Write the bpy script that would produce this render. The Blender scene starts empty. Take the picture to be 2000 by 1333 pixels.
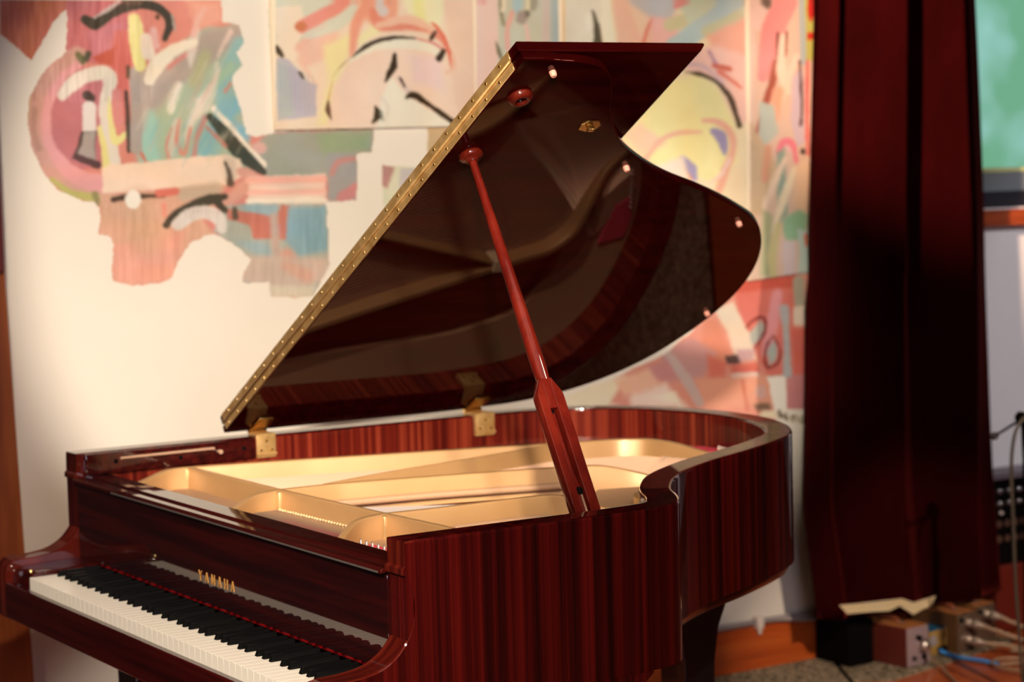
import bpy, bmesh, math, random
import numpy as np
from mathutils import Vector, Matrix
random.seed(7)
SC = bpy.context.scene
C = SC.collection
PI = math.pi

# ------------------------------------------------------------------ camera
CAM = (-1.66146, -4.44890, 1.57155)
YAW, PITCH, ROLL, FPX = 0.5617643, -0.0804401, -0.0268978, 4261.19
_fw = Vector((math.sin(YAW)*math.cos(PITCH), math.cos(YAW)*math.cos(PITCH), math.sin(PITCH)))
_rt = Vector((math.cos(YAW), -math.sin(YAW), 0)); _up = _rt.cross(_fw)
_r2 = _rt*math.cos(ROLL) + _up*math.sin(ROLL); _u2 = _up*math.cos(ROLL) - _rt*math.sin(ROLL)
cd = bpy.data.cameras.new('camera'); cam = bpy.data.objects.new('camera', cd); C.objects.link(cam)
cam.matrix_world = Matrix(((_r2.x, _u2.x, -_fw.x, CAM[0]), (_r2.y, _u2.y, -_fw.y, CAM[1]), (_r2.z, _u2.z, -_fw.z, CAM[2]), (0, 0, 0, 1)))
cd.sensor_width = 36.0; cd.lens = FPX/2000*36
cd.clip_start = 0.05
cd.dof.use_dof = True; cd.dof.focus_distance = 3.62; cd.dof.aperture_fstop = 4.2
SC.camera = cam

# ------------------------------------------------------------------ world, light, exposure
w = bpy.data.worlds.new('world'); SC.world = w; w.use_nodes = True
w.node_tree.nodes['Background'].inputs[0].default_value = (0.30, 0.24, 0.22, 1)
w.node_tree.nodes['Background'].inputs[1].default_value = 0.03
SC.view_settings.view_transform = 'Standard'; SC.view_settings.look = 'None'
SC.view_settings.exposure = 0.60; SC.view_settings.gamma = 1.0; SC.view_settings.use_curve_mapping = False

def area(name, loc, target, size, power, col, sy=None, spread=PI):
    d = bpy.data.lights.new(name, 'AREA'); d.energy = power; d.color = col
    d.shape = 'RECTANGLE'; d.size = size; d.size_y = sy or size; d.spread = spread
    o = bpy.data.objects.new(name, d); C.objects.link(o); o.location = loc
    o.rotation_euler = (Vector(target)-Vector(loc)).to_track_quat('-Z', 'Y').to_euler()
    return o
def spot(name, loc, target, power, col, ang, blend, rad):
    d = bpy.data.lights.new(name, 'SPOT'); d.energy = power; d.color = col
    d.spot_size = math.radians(ang); d.spot_blend = blend; d.shadow_soft_size = rad
    o = bpy.data.objects.new(name, d); C.objects.link(o); o.location = loc
    o.rotation_euler = (Vector(target)-Vector(loc)).to_track_quat('-Z', 'Y').to_euler()
    return o
WARM = (1.0, 0.87, 0.70)
# warm ceiling spots; the keyboard and gear ones are unseen, added for brightness
spot('warm_spot', (-2.2, -5.4, 2.9), (1.36, 0.78, 1.35), 1480, WARM, 18.5, 0.18, 0.10)
spot('warm_spot', (3.2, -4.2, 3.0), (1.95, 0.78, 0.95), 480, WARM, 17, 0.5, 0.12)
spot('warm_spot', (-1.0, -4.4, 3.0), (0.25, -0.85, 0.8), 240, (1.0, 0.82, 0.62), 32, 0.6, 0.06)
spot('warm_spot', (-2.4, -3.4, 3.0), (-.12, -.86, 0.75), 560, (1.0, 0.88, 0.74), 20, 0.4, 0.05)  # added lamp with no visible source, brightens the keys
spot('warm_spot', (1.6, -3.6, 3.0), (2.95, 0.30, 0.02), 420, (1.0, 0.80, 0.60), 17, 0.5, 0.05)  # added lamp with no visible source, brightens the floor gear
spot('warm_spot', (2.2, -2.6, 3.0), (1.0, -0.2, 1.0), 30, (1.0, 0.80, 0.56), 52, 0.7, 0.06)
spot('warm_spot', (-0.3, -1.3, 3.05), (3.0, 0.58, 1.85), 1300, (1.0, 0.70, 0.52), 17, 0.8, 0.05)
# daylight from a window high behind the photographer; right-hand spot added, unseen
area('cool_light', (-1.5, -7.2, 2.3), (0.6, 0.7, 1.2), 2.0, 50, (0.88, 0.84, 1.0), 1.2)
spot('cool_light', (4.6, -2.4, 2.7), (4.12, 0.78, 1.05), 170, (0.84, 0.85, 1.0), 27, 0.35, 0.15)  # unseen cool spot added to brighten the right of the back wall
area('ceiling_glow', (0.6, -3.6, 3.05), (0.6, -3.6, 0), 2.5, 14, (1.0, 0.78, 0.68))

# ------------------------------------------------------------------ helpers
class MB:
    """collects shapes into one mesh"""
    def __init__(s): s.bm = bmesh.new()
    def box(s, lo, hi, bevel=0.0, seg=2, M=None):
        b = bmesh.new(); bmesh.ops.create_cube(b, size=1)
        for v in b.verts:
            v.co = Vector([lo[i] + (v.co[i]+.5)*(hi[i]-lo[i]) for i in range(3)])
        if bevel: bmesh.ops.bevel(b, geom=b.edges[:], offset=bevel, segments=seg, affect='EDGES', profile=.5)
        return s._merge(b, M)
    def _merge(s, b, M=None):
        if M is not None: bmesh.ops.transform(b, matrix=M, verts=b.verts)
        me = bpy.data.meshes.new('t'); b.to_mesh(me); b.free(); s.bm.from_mesh(me); bpy.data.meshes.remove(me); return s
    def prism(s, pts, axis, a0, a1, bevel=0.0, seg=2, M=None):
        """extrude a 2D polygon along axis ('x','y','z'); pts are the other two coords in order"""
        b = bmesh.new()
        def co(p, a):
            return {'x': (a, p[0], p[1]), 'y': (p[0], a, p[1]), 'z': (p[0], p[1], a)}[axis]
        v0 = [b.verts.new(co(p, a0)) for p in pts]; v1 = [b.verts.new(co(p, a1)) for p in pts]
        f0 = b.faces.new(v0); f1 = b.faces.new(v1[::-1]); n = len(pts)
        for i in range(n): b.faces.new((v0[i], v1[i], v1[(i+1) % n], v0[(i+1) % n]))
        bmesh.ops.recalc_face_normals(b, faces=b.faces[:])
        if bevel:
            es = [e for e in b.edges if (e.verts[0] in v0) == (e.verts[1] in v0)]
            bmesh.ops.bevel(b, geom=es, offset=bevel, segments=seg, affect='EDGES', profile=.5)
        return s._merge(b, M)
    def tube(s, pts, r, n=10, cap=True, smooth_path=True):
        pts = [Vector(p) for p in pts]
        if smooth_path and len(pts) > 2: pts = [Vector(p) for p in catmull([tuple(p) for p in pts], 6, False)]
        R = r if isinstance(r, (list, tuple)) else [r]*len(pts)
        if len(R) != len(pts): R = [R[0] + (R[-1]-R[0])*i/(len(pts)-1) for i in range(len(pts))]
        b = bmesh.new(); rings = []; ref = None
        for i, p in enumerate(pts):
            t = (pts[min(i+1, len(pts)-1)] - pts[max(i-1, 0)]).normalized()
            if ref is None: ref = t.orthogonal().normalized()
            ref = (ref - t*ref.dot(t)).normalized(); bi = t.cross(ref)
            rings.append([b.verts.new(p + (ref*math.cos(2*PI*k/n) + bi*math.sin(2*PI*k/n))*R[i]) for k in range(n)])
        for a, c in zip(rings, rings[1:]):
            for k in range(n): b.faces.new((a[k], a[(k+1) % n], c[(k+1) % n], c[k]))
        if cap: b.faces.new(rings[0][::-1]); b.faces.new(rings[-1])
        return s._merge(b)
    def lathe(s, prof, center, axis=(0, 0, 1), n=24):
        """prof = [(radius, height)] along axis from center"""
        b = bmesh.new(); q = Vector((0, 0, 1)).rotation_difference(Vector(axis).normalized()); c = Vector(center)
        rings = []
        for r, h in prof:
            if r < 1e-5: rings.append([b.verts.new(c + q @ Vector((0, 0, h)))]*n)
            else: rings.append([b.verts.new(c + q @ Vector((r*math.cos(2*PI*k/n), r*math.sin(2*PI*k/n), h))) for k in range(n)])
        for a, d in zip(rings, rings[1:]):
            for k in range(n):
                vs = []
                for v in (a[k], a[(k+1) % n], d[(k+1) % n], d[k]):
                    if v not in vs: vs.append(v)
                if len(vs) > 2:
                    try: b.faces.new(vs)
                    except ValueError: pass
        if prof[0][0] > 1e-5: b.faces.new(rings[0][::-1])
        if prof[-1][0] > 1e-5: b.faces.new(rings[-1])
        bmesh.ops.recalc_face_normals(b, faces=b.faces[:])
        return s._merge(b)
    def quad(s, a, b_, c, d):
        s.bm.faces.new([s.bm.verts.new(p) for p in (a, b_, c, d)]); return s
    def build(s, name, mat, parent=None, smooth=None, recalc=False):
        if recalc: bmesh.ops.recalc_face_normals(s.bm, faces=s.bm.faces[:])
        me = bpy.data.meshes.new(name); s.bm.to_mesh(me); s.bm.free()
        return link(name, me, mat, parent, smooth)
def link(name, me, mat, parent=None, smooth=None):
    o = bpy.data.objects.new(name, me); C.objects.link(o)
    if mat: me.materials.append(mat)
    if parent: o.parent = parent
    if smooth is not None:
        me.polygons.foreach_set('use_smooth', [True]*len(me.polygons))
        me.set_sharp_from_angle(angle=math.radians(smooth))
        for p in me.polygons:
            if len(p.vertices) > 4 or p.area > .012: p.use_smooth = False
    return o
def catmull(P, k=8, closed=False):
    out = []; n = len(P); rng = range(n if closed else n-1)
    g = (lambda i: P[i % n]) if closed else (lambda i: P[max(0, min(n-1, i))])
    for i in rng:
        p0, p1, p2, p3 = [np.array(g(i+j), float) for j in (-1, 0, 1, 2)]
        for s_ in range(k):
            t = s_/k
            out.append(tuple(.5*((2*p1) + (-p0+p2)*t + (2*p0-5*p1+4*p2-p3)*t*t + (-p0+3*p1-3*p2+p3)*t**3)))
    if not closed: out.append(tuple(P[-1]))
    return out
def empty(name, loc, label, cat, group=None):
    o = bpy.data.objects.new(name, None); C.objects.link(o); o.location = loc; o.empty_display_size = .1
    o['label'] = label; o['category'] = cat
    if group: o['group'] = group
    return o
def tag(o, label, cat, group=None):
    o['label'] = label; o['category'] = cat
    if group: o['group'] = group
    return o
def struct(o): o['kind'] = 'structure'; return o
def under(parent, objs):
    """parent world-space meshes to an Empty without moving them"""
    for o in objs:
        o.parent = parent; o.matrix_parent_inverse = Matrix.Translation(-Vector(parent.location))

# ------------------------------------------------------------------ materials
def srgb(r, g, b):
    f = lambda c: (c/255/12.92) if c <= 10.3 else ((c/255+.055)/1.055)**2.4
    return (f(r), f(g), f(b), 1)
def mat(name, col=(.5, .5, .5, 1), rough=.5, metal=0, coat=0, coat_rough=.03, spec=.5, sheen=0):
    m = bpy.data.materials.new(name); m.use_nodes = True; b = m.node_tree.nodes['Principled BSDF']
    b.inputs['Base Color'].default_value = col; b.inputs['Roughness'].default_value = rough
    b.inputs['Metallic'].default_value = metal; b.inputs['Coat Weight'].default_value = coat
    b.inputs['Coat Roughness'].default_value = coat_rough; b.inputs['Specular IOR Level'].default_value = spec
    if sheen: b.inputs['Sheen Weight'].default_value = sheen
    return m
def noise_col(m, stops, scale, noise=1.0, detail=4, rough=.6, coord='Object', bump=0, second=None):
    """drive base colour by a noise stretched by `scale`"""
    nt = m.node_tree; N = nt.nodes; L = nt.links; b = N['Principled BSDF']
    tc = N.new('ShaderNodeTexCoord'); mp = N.new('ShaderNodeMapping'); mp.inputs['Scale'].default_value = scale
    nz = N.new('ShaderNodeTexNoise'); nz.inputs['Scale'].default_value = noise; nz.inputs['Detail'].default_value = detail; nz.inputs['Roughness'].default_value = rough
    cr = N.new('ShaderNodeValToRGB'); L.new(tc.outputs[coord], mp.inputs[0]); L.new(mp.outputs[0], nz.inputs['Vector']); L.new(nz.outputs[0], cr.inputs[0])
    el = cr.color_ramp.elements
    while len(el) < len(stops): el.new(.5)
    for e, (p, c) in zip(el, stops): e.position = p; e.color = c
    L.new(cr.outputs[0], b.inputs['Base Color'])
    if bump:
        bp = N.new('ShaderNodeBump'); bp.inputs['Strength'].default_value = bump; bp.inputs['Distance'].default_value = .002
        L.new(nz.outputs[0], bp.inputs['Height']); L.new(bp.outputs[0], b.inputs['Normal'])
    return m
def veneer(name, scale, a, bb, c, rough=.3, coat=1.0):
    m = mat(name, rough=.55, coat=coat, coat_rough=.025, spec=.05)
    return noise_col(m, [(.36, a), (.5, bb), (.64, c)], scale, 1.0, 5, .62)
DK, MD, LT = (.009, .0004, .0004, 1), (.034, .0011, .0010, 1), (.085, .0036, .0024, 1)
M_rim = veneer('ribbon_sapele', (46, 46, .35), DK, MD, LT)
M_rimin = veneer('ribbon_sapele_inner', (70, 70, .3), (.045, .003, .002, 1), (.10, .008, .004, 1), (.20, .028, .012, 1))
M_fall = veneer('figured_mahogany', (30, 1.6, 42), (.008, .0006, .0010, 1), (.017, .0010, .0012, 1), (.032, .0016, .0013, 1))
M_fall.node_tree.nodes['Principled BSDF'].inputs['Coat IOR'].default_value = 1.75
M_rail = veneer('dark_mahogany', (40, 1.2, 40), (.014, .0009, .0010, 1), (.028, .0015, .0012, 1), (.045, .003, .002, 1))
M_arm = veneer('arm_mahogany', (8, 50, 2.0), (.035, .002, .0012, 1), (.070, .005, .002, 1), (.12, .012, .005, 1))
M_lid = veneer('lid_mahogany', (2.0, 30, 6), (.012, .0005, .0006, 1), (.018, .0008, .0008, 1), (.026, .0013, .0010, 1), rough=.25)
_b = M_lid.node_tree.nodes['Principled BSDF']; _b.inputs['Coat Weight'].default_value = 0; _b.inputs['Roughness'].default_value = .035
_b.inputs['Specular IOR Level'].default_value = .17; _b.inputs['Specular Tint'].default_value = (1, .30, .22, 1)
M_prop = veneer('prop_mahogany', (24, 24, 2), (.065, .0035, .0018, 1), (.098, .006, .0028, 1), (.14, .011, .0048, 1), rough=.3, coat=.8)
M_black = mat('black_lacquer', (.006, .005, .006, 1), .25, coat=.8)
M_blackmatte = mat('black_matte', (.003, .002, .002, 1), .8, spec=.05)
M_gold = noise_col(mat('gold_lacquer', (.62, .36, .14, 1), .40, metal=.22, spec=.5), [(.3, (.41, .225, .090, 1)), (.7, (.46, .262, .112, 1))], (6, 6, 6))
M_web = mat('gold_lacquer_flat', (.40, .235, .135, 1), .55, metal=.1, spec=.3)
M_brass = mat('brass', (.83, .55, .20, 1), .24, metal=1)
M_brassdull = noise_col(mat('satin_brass', (.7, .45, .22, 1), .36, metal=.55, spec=.8), [(.35, (.50, .28, .09, 1)), (.65, (.72, .46, .19, 1))], (30, 30, 30))
M_chrome = mat('steel', (.62, .54, .48, 1), .32, metal=.9)
M_copper = mat('wound_strings', (.62, .38, .25, 1), .4, metal=.5)
M_felt = mat('red_felt', srgb(205, 70, 85), .95, spec=.1)
M_redfelt = mat('red_key_felt', srgb(190, 10, 20), .9, spec=.1)
M_ivory = mat('white_key_top', srgb(240, 230, 214), .28, spec=.4)
M_ebony = mat('black_key_top', (.003, .003, .003, 1), .32, spec=.2)
M_rubber = mat('pink_rubber', srgb(225, 150, 130), .6)
M_sound = noise_col(mat('spruce', rough=.95, spec=0), [(.35, srgb(160, 92, 66)), (.65, srgb(182, 110, 80))], (3, 60, 3))
M_wall = noise_col(mat('cream_plaster', rough=.85, spec=.2), [(.3, (.72, .66, .585, 1)), (.7, (.76, .70, .625, 1))], (2, 2, 2), bump=.1)
M_floorwood = noise_col(mat('orange_boards', rough=.35, coat=.2), [(.3, srgb(150, 62, 24)), (.7, srgb(196, 96, 44))], (2, 26, 2))
M_pine = noise_col(mat('orange_pine', rough=.4, coat=.3), [(.25, srgb(110, 36, 10)), (.5, srgb(168, 70, 22)), (.75, srgb(196, 96, 36))], (1.2, 8, 16))
M_post = noise_col(mat('brown_post_wood', rough=.45), [(.3, srgb(110, 44, 12)), (.7, srgb(160, 84, 30))], (30, 30, 1.5))
M_velvet = noise_col(mat('maroon_velvet', (.03, .002, .003, 1), .9, spec=.02, sheen=.16), [(.3, (.012, .0005, .0006, 1)), (.7, (.024, .0010, .0010, 1))], (5, 5, 2))
M_velvet.node_tree.nodes['Principled BSDF'].inputs['Sheen Tint'].default_value = (.9, .10, .08, 1)
M_velvet.node_tree.nodes['Principled BSDF'].inputs['Sheen Roughness'].default_value = .35
M_dark = mat('dark_wall_paint', (.035, .012, .009, 1), .7)
M_ceil = mat('ceiling_paint', (.10, .05, .035, 1), .8)
M_carpet = noise_col(mat('speckled_carpet', rough=1, spec=.05), [(.38, srgb(70, 62, 50)), (.5, srgb(130, 116, 96)), (.62, srgb(176, 158, 134))], (90, 90, 90), 1.0, 3, bump=.6)
M_grey = mat('grey_plastic', srgb(150, 140, 140), .5)
M_white = mat('white_plastic', srgb(225, 210, 200), .5)

def vcol_mat(name, attr='Col', rough=.6):
    m = mat(name, rough=rough, spec=.3); nt = m.node_tree
    a = nt.nodes.new('ShaderNodeAttribute'); a.attribute_name = attr
    nt.links.new(a.outputs['Color'], nt.nodes['Principled BSDF'].inputs['Base Color']); return m
M_paint = vcol_mat('mural_paint', rough=.8); M_canvas = vcol_mat('canvas_paint', rough=.55)

# ================================================================== THE PIANO
T = .985                                   # rim top height
OUT = [(0, 1.475), (.12, 1.475), (.25, 1.475), (.38, 1.475), (.47, 1.470), (.52, 1.462), (.556, 1.445), (.585, 1.414), (.613, 1.370), (.645, 1.310), (.690, 1.250),
       (.738, 1.196), (.795, 1.148), (.865, 1.100), (.94, 1.057), (1.035, 1.012), (1.125, .965), (1.21, .915), (1.29, .860), (1.352, .790),
       (1.402, .710), (1.438, .625), (1.458, .535), (1.462, .44), (1.446, .33), (1.410, .22), (1.350, .13), (1.27, .065), (1.17, .025), (1.05, .008), (.9, 0), (.6, 0), (.3, 0), (0, 0)]
def resample(P, n):
    P = np.array(P); d = np.r_[0, np.cumsum(np.linalg.norm(np.diff(P, axis=0), axis=1))]; t = np.linspace(0, d[-1], n)
    return np.stack([np.interp(t, d, P[:, i]) for i in range(P.shape[1])], 1)
RIM = resample(catmull(OUT, 10), 240)      # (x, s) with s = -Y
def offset(P, d):
    t = np.gradient(P, axis=0); t /= np.linalg.norm(t, axis=1)[:, None]
    nrm = np.stack([t[:, 1], -t[:, 0]], 1)           # points to the inside for this winding
    return P + nrm*d
def inner(d):
    P = offset(RIM, d); P[:, 1] = np.clip(P[:, 1], d, 1.475-d); P[0, 0] = 0; P[-1, 0] = 0
    return P
if np.linalg.norm(offset(RIM, .05)[120]-[.6, .7]) > np.linalg.norm(RIM[120]-[.6, .7]):
    _o = offset
    def offset(P, d): return _o(P, -d)

piano = empty('grand_piano', (0.6, -.74, 0), 'mahogany baby grand piano with its lid propped open in front of the painted wall', 'piano')
PP = []                                    # direct parts
def part(mb, name, m, smooth=None, parent=None, label=None, recalc=False):
    o = mb.build(name, m, None, smooth, recalc)
    if parent is None: PP.append(o)
    else: SUB.append((parent, o))
    if label: o['label'] = label
    return o
SUB = []

# rim: outer shell, top edge, inner face
ZB = .706
def rim_shell():
    b = bmesh.new(); O = RIM; I = inner(.058)
    n = len(O); col = []
    for i in range(n):
        o, q = O[i], I[i]
        e = (q-o)/np.linalg.norm(q-o); bz = .0035
        pr = [(o, ZB), (o, ZB+.004), (o, T-bz-.003), (o, T-bz), (o+e*.0012, T-.001), (o+e*bz, T), (o+e*(bz+.003), T), (q-e*(bz+.003), T), (q-e*bz, T), (q-e*.001, T-.001), (q, T-bz), (q, .80), (q, ZB)]
        col.append([b.verts.new((p[0], -p[1], z)) for p, z in pr])
    for a, c in zip(col, col[1:]):
        for k in range(len(a)):
            b.faces.new((a[k], c[k], c[(k+1) % len(a)], a[(k+1) % len(a)]))
    b.faces.new(col[0]); b.faces.new(col[-1][::-1])
    bmesh.ops.recalc_face_normals(b, faces=b.faces[:])
    m = MB(); m._merge(b); return m
rim = part(rim_shell(), 'rim', M_rim, 35)
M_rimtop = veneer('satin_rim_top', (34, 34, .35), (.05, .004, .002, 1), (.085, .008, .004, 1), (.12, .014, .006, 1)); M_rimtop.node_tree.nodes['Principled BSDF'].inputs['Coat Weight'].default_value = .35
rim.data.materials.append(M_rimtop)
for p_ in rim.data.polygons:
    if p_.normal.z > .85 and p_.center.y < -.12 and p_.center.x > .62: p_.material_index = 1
# striped lining of the inner face of the rim (its own lighter veneer)
def lining():
    b = bmesh.new(); I = inner(.0582); J = inner(.0592); c0 = []
    for i in range(2, len(I)-2):
        q, r = I[i], J[i]
        c0.append([b.verts.new((q[0], -q[1], T-.004)), b.verts.new((r[0], -r[1], T-.005)), b.verts.new((r[0], -r[1], .86)), b.verts.new((q[0], -q[1], .86))])
    for a, c in zip(c0, c0[1:]):
        for k in range(4): b.faces.new((a[k], c[k], c[(k+1) % 4], a[(k+1) % 4]))
    bmesh.ops.recalc_face_normals(b, faces=b.faces[:]); m = MB(); m._merge(b); return m
part(lining(), 'rim_lining', M_rimin, 35, label='striped lighter veneer lining inside the rim')
# stepped ledge under the tail
def ledge():
    O = offset(RIM, .012); I = offset(RIM, .060); b = bmesh.new(); c0 = []
    for i in range(60, 236):
        q, r = O[i], I[i]
        e = (r-q)/np.linalg.norm(r-q)
        pr = [(q, ZB+.001), (q, .690), (q+e*.004, .684), (r, .684), (r, ZB+.001)]
        c0.append([b.verts.new((p[0], -p[1], z)) for p, z in pr])
    for a, c in zip(c0, c0[1:]):
        for k in range(5): b.faces.new((a[k], c[k], c[(k+1) % 5], a[(k+1) % 5]))
    b.faces.new(c0[0]); b.faces.new(c0[-1][::-1]); bmesh.ops.recalc_face_normals(b, faces=b.faces[:])
    m = MB(); m._merge(b); return m
part(ledge(), 'inner_rim', M_rail, 35)
# lower cheek skirts + side arms in one profile (cut from a board the thickness of the rim)
arm_curve = catmull([(0, .928), (.006, .915), (.0125, .893), (.013, .868), (.008, .843), (-.004, .820), (-.024, .799), (-.052, .784), (-.09, .777), (-.135, .775)], 5)
ARM = [(0.0, T-.0015), (-.0005, .944), (-.006, .940), (-.006, .931)] + arm_curve[0:] + [(-.150, .772), (-.160, .764), (-.165, .750), (-.165, .66), (-.162, .652), (-.155, .648), (.40, .648), (.425, .652), (.445, .667), (.462, .690), (.480, .7055), (.001, .7055)]
ARM_pts = ARM
def arm(y0, y1):
    m = MB()
    # profile polygon: arm in front of the rim and the deep skirt under it
    front = [(0.0, T-.0015), (-.0005, .944), (-.006, .940), (-.006, .931)] + arm_curve + [(-.150, .772), (-.160, .764), (-.165, .750), (-.165, .66), (-.162, .652), (-.155, .648),
             (.40, .648), (.425, .652), (.445, .667), (.462, .690), (.480, .7058), (.0145, .7058), (.0145, T-.0015)]
    m.prism(front, 'y', y0, y1, bevel=.0015, seg=1); return m
# the rim's own front is at x=0: shift it behind the arm block
part(arm(-.0005, -.0585), 'side_arm', M_arm, 30)
part(arm(-1.4165, -1.4755), 'side_arm', M_arm, 30)
# outer veneer skins of the arms so their broad faces carry the rim's ribbon figure
for y0, y1 in ((-1.4756, -1.4764), (.0004, -.0004)):
    m = MB(); pts = [(0.0, T-.004), (-.0005, .944), (-.005, .940), (-.005, .931)] + [(x+.001, z-.001) for x, z in arm_curve] + [(-.150, .770), (-.158, .762), (-.163, .750), (-.163, .66), (-.155, .650),
            (.40, .650), (.425, .654), (.443, .668), (.460, .690), (.478, .7055), (.478, .7065), (.0145, .7065), (.0145, T-.004)]
    m.prism(pts, 'y', y0, y1); part(m, 'arm_veneer', M_rim, None)

# keybed, keyslip, key blocks
part(MB().box((-.158, -1.416, .650), (.30, -.059, .700), .003), 'keybed', M_black)
part(MB().box((-.168, -1.416, .655), (-.150, -.059, .729), .004, 3), 'keyslip', M_rail, 40)
KEY0 = .1548; KW = .0236
for y0, y1 in ((-.0590, -(KEY0-.001)), (-(KEY0+52*KW+.001), -1.416)):
    m = MB(); m.prism([(-.150, .70), (-.150, .742), (-.140, .757), (-.13, .760), (.012, .765), (.012, .70)], 'y', y0, y1, bevel=.003, seg=2)
    kb = part(m, 'key_block', M_rail, 40)
    if y0 > -.1: part(MB().lathe([(.0055, 0), (.0055, .004), (.004, .006), (0, .0065)], (-.138, -.137, .758)), 'block_screw', M_brass, 40, parent=kb)
# keyboard
keyboard = empty('keyboard', (0, 0, 0), '', ''); del keyboard['label']; del keyboard['category']; PP.append(keyboard)
ZK = .7512
part(MB().box((-.148, -(KEY0+52*KW), .700), (.012, -KEY0, .722)), 'key_frame', M_blackmatte, parent=keyboard)
part(MB().box((-.0040, -(KEY0+52*KW), .722), (.003, -KEY0, ZK+.0006)), 'felt_strip', M_redfelt, parent=keyboard)
wm = MB().box((0, -KW+.0002, 0), (.146, 0, .0292), .0003, 1)
wm_me = None
for i in range(52):
    if wm_me is None:
        o = wm.build('white_key', M_ivory, None, 40); wm_me = o.data
    else:
        o = bpy.data.objects.new('white_key', wm_me); C.objects.link(o)
    o.location = (-.1475, -(KEY0 + i*KW + .0003), ZK-.029); SUB.append((keyboard, o))
def bkey():
    b = bmesh.new(); hw, ht = .0054, .0044
    pr = [(0, hw, 0), (.0042, ht, .0105), (.0060, ht, .0118), (.094, ht, .0128), (.094, hw, 0)]
    L_ = [b.verts.new((x, y, z)) for x, y, z in pr]; R_ = [b.verts.new((x, -y, z)) for x, y, z in pr]
    b.faces.new(L_); b.faces.new(R_[::-1])
    for i in range(5): b.faces.new((L_[i], R_[i], R_[(i+1) % 5], L_[(i+1) % 5]))
    bmesh.ops.recalc_face_normals(b, faces=b.faces[:]); bmesh.ops.bevel(b, geom=b.edges[:], offset=.0009, segments=2, affect='EDGES')
    m = MB(); m._merge(b); return m
cen = [1.12]
for o_ in range(7): cen += [2+7*o_+d for d in (.9, 2.1, 3.87, 5, 6.13)]
bk = None
for c_ in cen:
    if bk is None: o = bkey().build('black_key', M_ebony, None, 40); bk = o.data
    else: o = bpy.data.objects.new('black_key', bk); C.objects.link(o)
    o.location = (-.0972, -(KEY0 + c_*KW), ZK-.0005); SUB.append((keyboard, o))

# fallboard with the maker's letters
m = MB(); m.prism([(.004, .758), (-.0010, .766), (-.0010, .922), (.004, .925), (.034, .925), (.034, .758)], 'y', -1.4158, -.0592, bevel=.002)
fb = part(m, 'fallboard', M_fall, 40)
M_inlay = mat('gold_inlay', srgb(186, 132, 62), .5, metal=.1)
def letters():
    m = MB(); h = .0190; wd = .0155; t = .0030; y = -.6790; z0 = .8060; x0, x1 = -.0022, -.0009
    def seg(ax, az, bx, bz, th=t):   # local a,b in letter box units, drawn toward -Y
        A = Vector((0, y-ax*wd*.85, z0+az*h)); B = Vector((0, y-bx*wd*.85, z0+bz*h)); d = (B-A).normalized(); n_ = Vector((0, -d.z, d.y))*th/2
        pts = [A+n_, B+n_, B-n_, A-n_]; m.prism([(p.y, p.z) for p in pts], 'x', x0, x1)
    for ch in 'YAMAHA':
        if ch == 'Y': seg(0, 1, .5, .5); seg(1, 1, .5, .5, .002); seg(.5, .55, .5, 0)
        if ch == 'A': seg(0, 0, .5, 1, .002); seg(.5, 1, 1, 0); seg(.22, .33, .78, .33, .0018)
        if ch == 'M': seg(0, 0, .05, 1, .002); seg(.05, 1, .5, .15); seg(.5, .15, .95, 1, .002); seg(.95, 1, 1, 0)
        if ch == 'H': seg(.05, 0, .05, 1); seg(.95, 0, .95, 1); seg(.05, .5, .95, .5, .0018)
        y -= .0285
    return m
part(letters(), 'lettering', M_inlay, None, parent=fb, label='brass inlaid capital letters on the fallboard')
# stretcher rail over the fallboard: stepped mouldings
m = MB(); m.prism([(-.012, .9255), (-.012, .931), (-.007, .9345), (.016, .9345), (.018, .9385), (.036, .9385), (.040, .936), (.070, .936), (.0725, .933), (.0725, .905), (.012, .905), (.012, .9255)], 'y', -1.4155, -.0595, bevel=.0012, seg=1)
part(m, 'stretcher', M_rail, 30)
m = MB(); m.box((-.0132, -1.405, .9262), (-.0116, -.28, .9292)); part(m, 'fallboard_hinge', M_chrome)

# bass-side music desk rail on the inner rim with rod and screws
m = MB(); m.box((.016, -.073, .9385), (.414, -.0592, .9832), .002)
mr = part(m, 'music_desk_rail', M_rail, 40)
part(MB().tube([(.093, -.0765, .969), (.312, -.0765, .970)], .0032, 10), 'slide_rod', M_copper, 40, parent=mr)
for x_, z_ in ((.084, .963), (.233, .957), (.385, .963)):
    part(MB().lathe([(.0048, 0), (.0048, .002), (.003, .003), (.0026, .0015), (0, .0015)], (x_, -.0725, z_), (0, -1, 0)), 'screw', M_blackmatte, 40, parent=mr)
part(MB().lathe([(.0035, 0), (.0035, .010), (.005, .011), (.005, .015), (0, .016)], (.323, -.0725, .962), (0, -1, 0)), 'stop_pin', M_copper, 40, parent=mr)
m = MB(); m.box((.016, -1.4158, .9385), (.36, -1.402, .974), .002); part(m, 'music_desk_rail', M_rail, 40)

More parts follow.
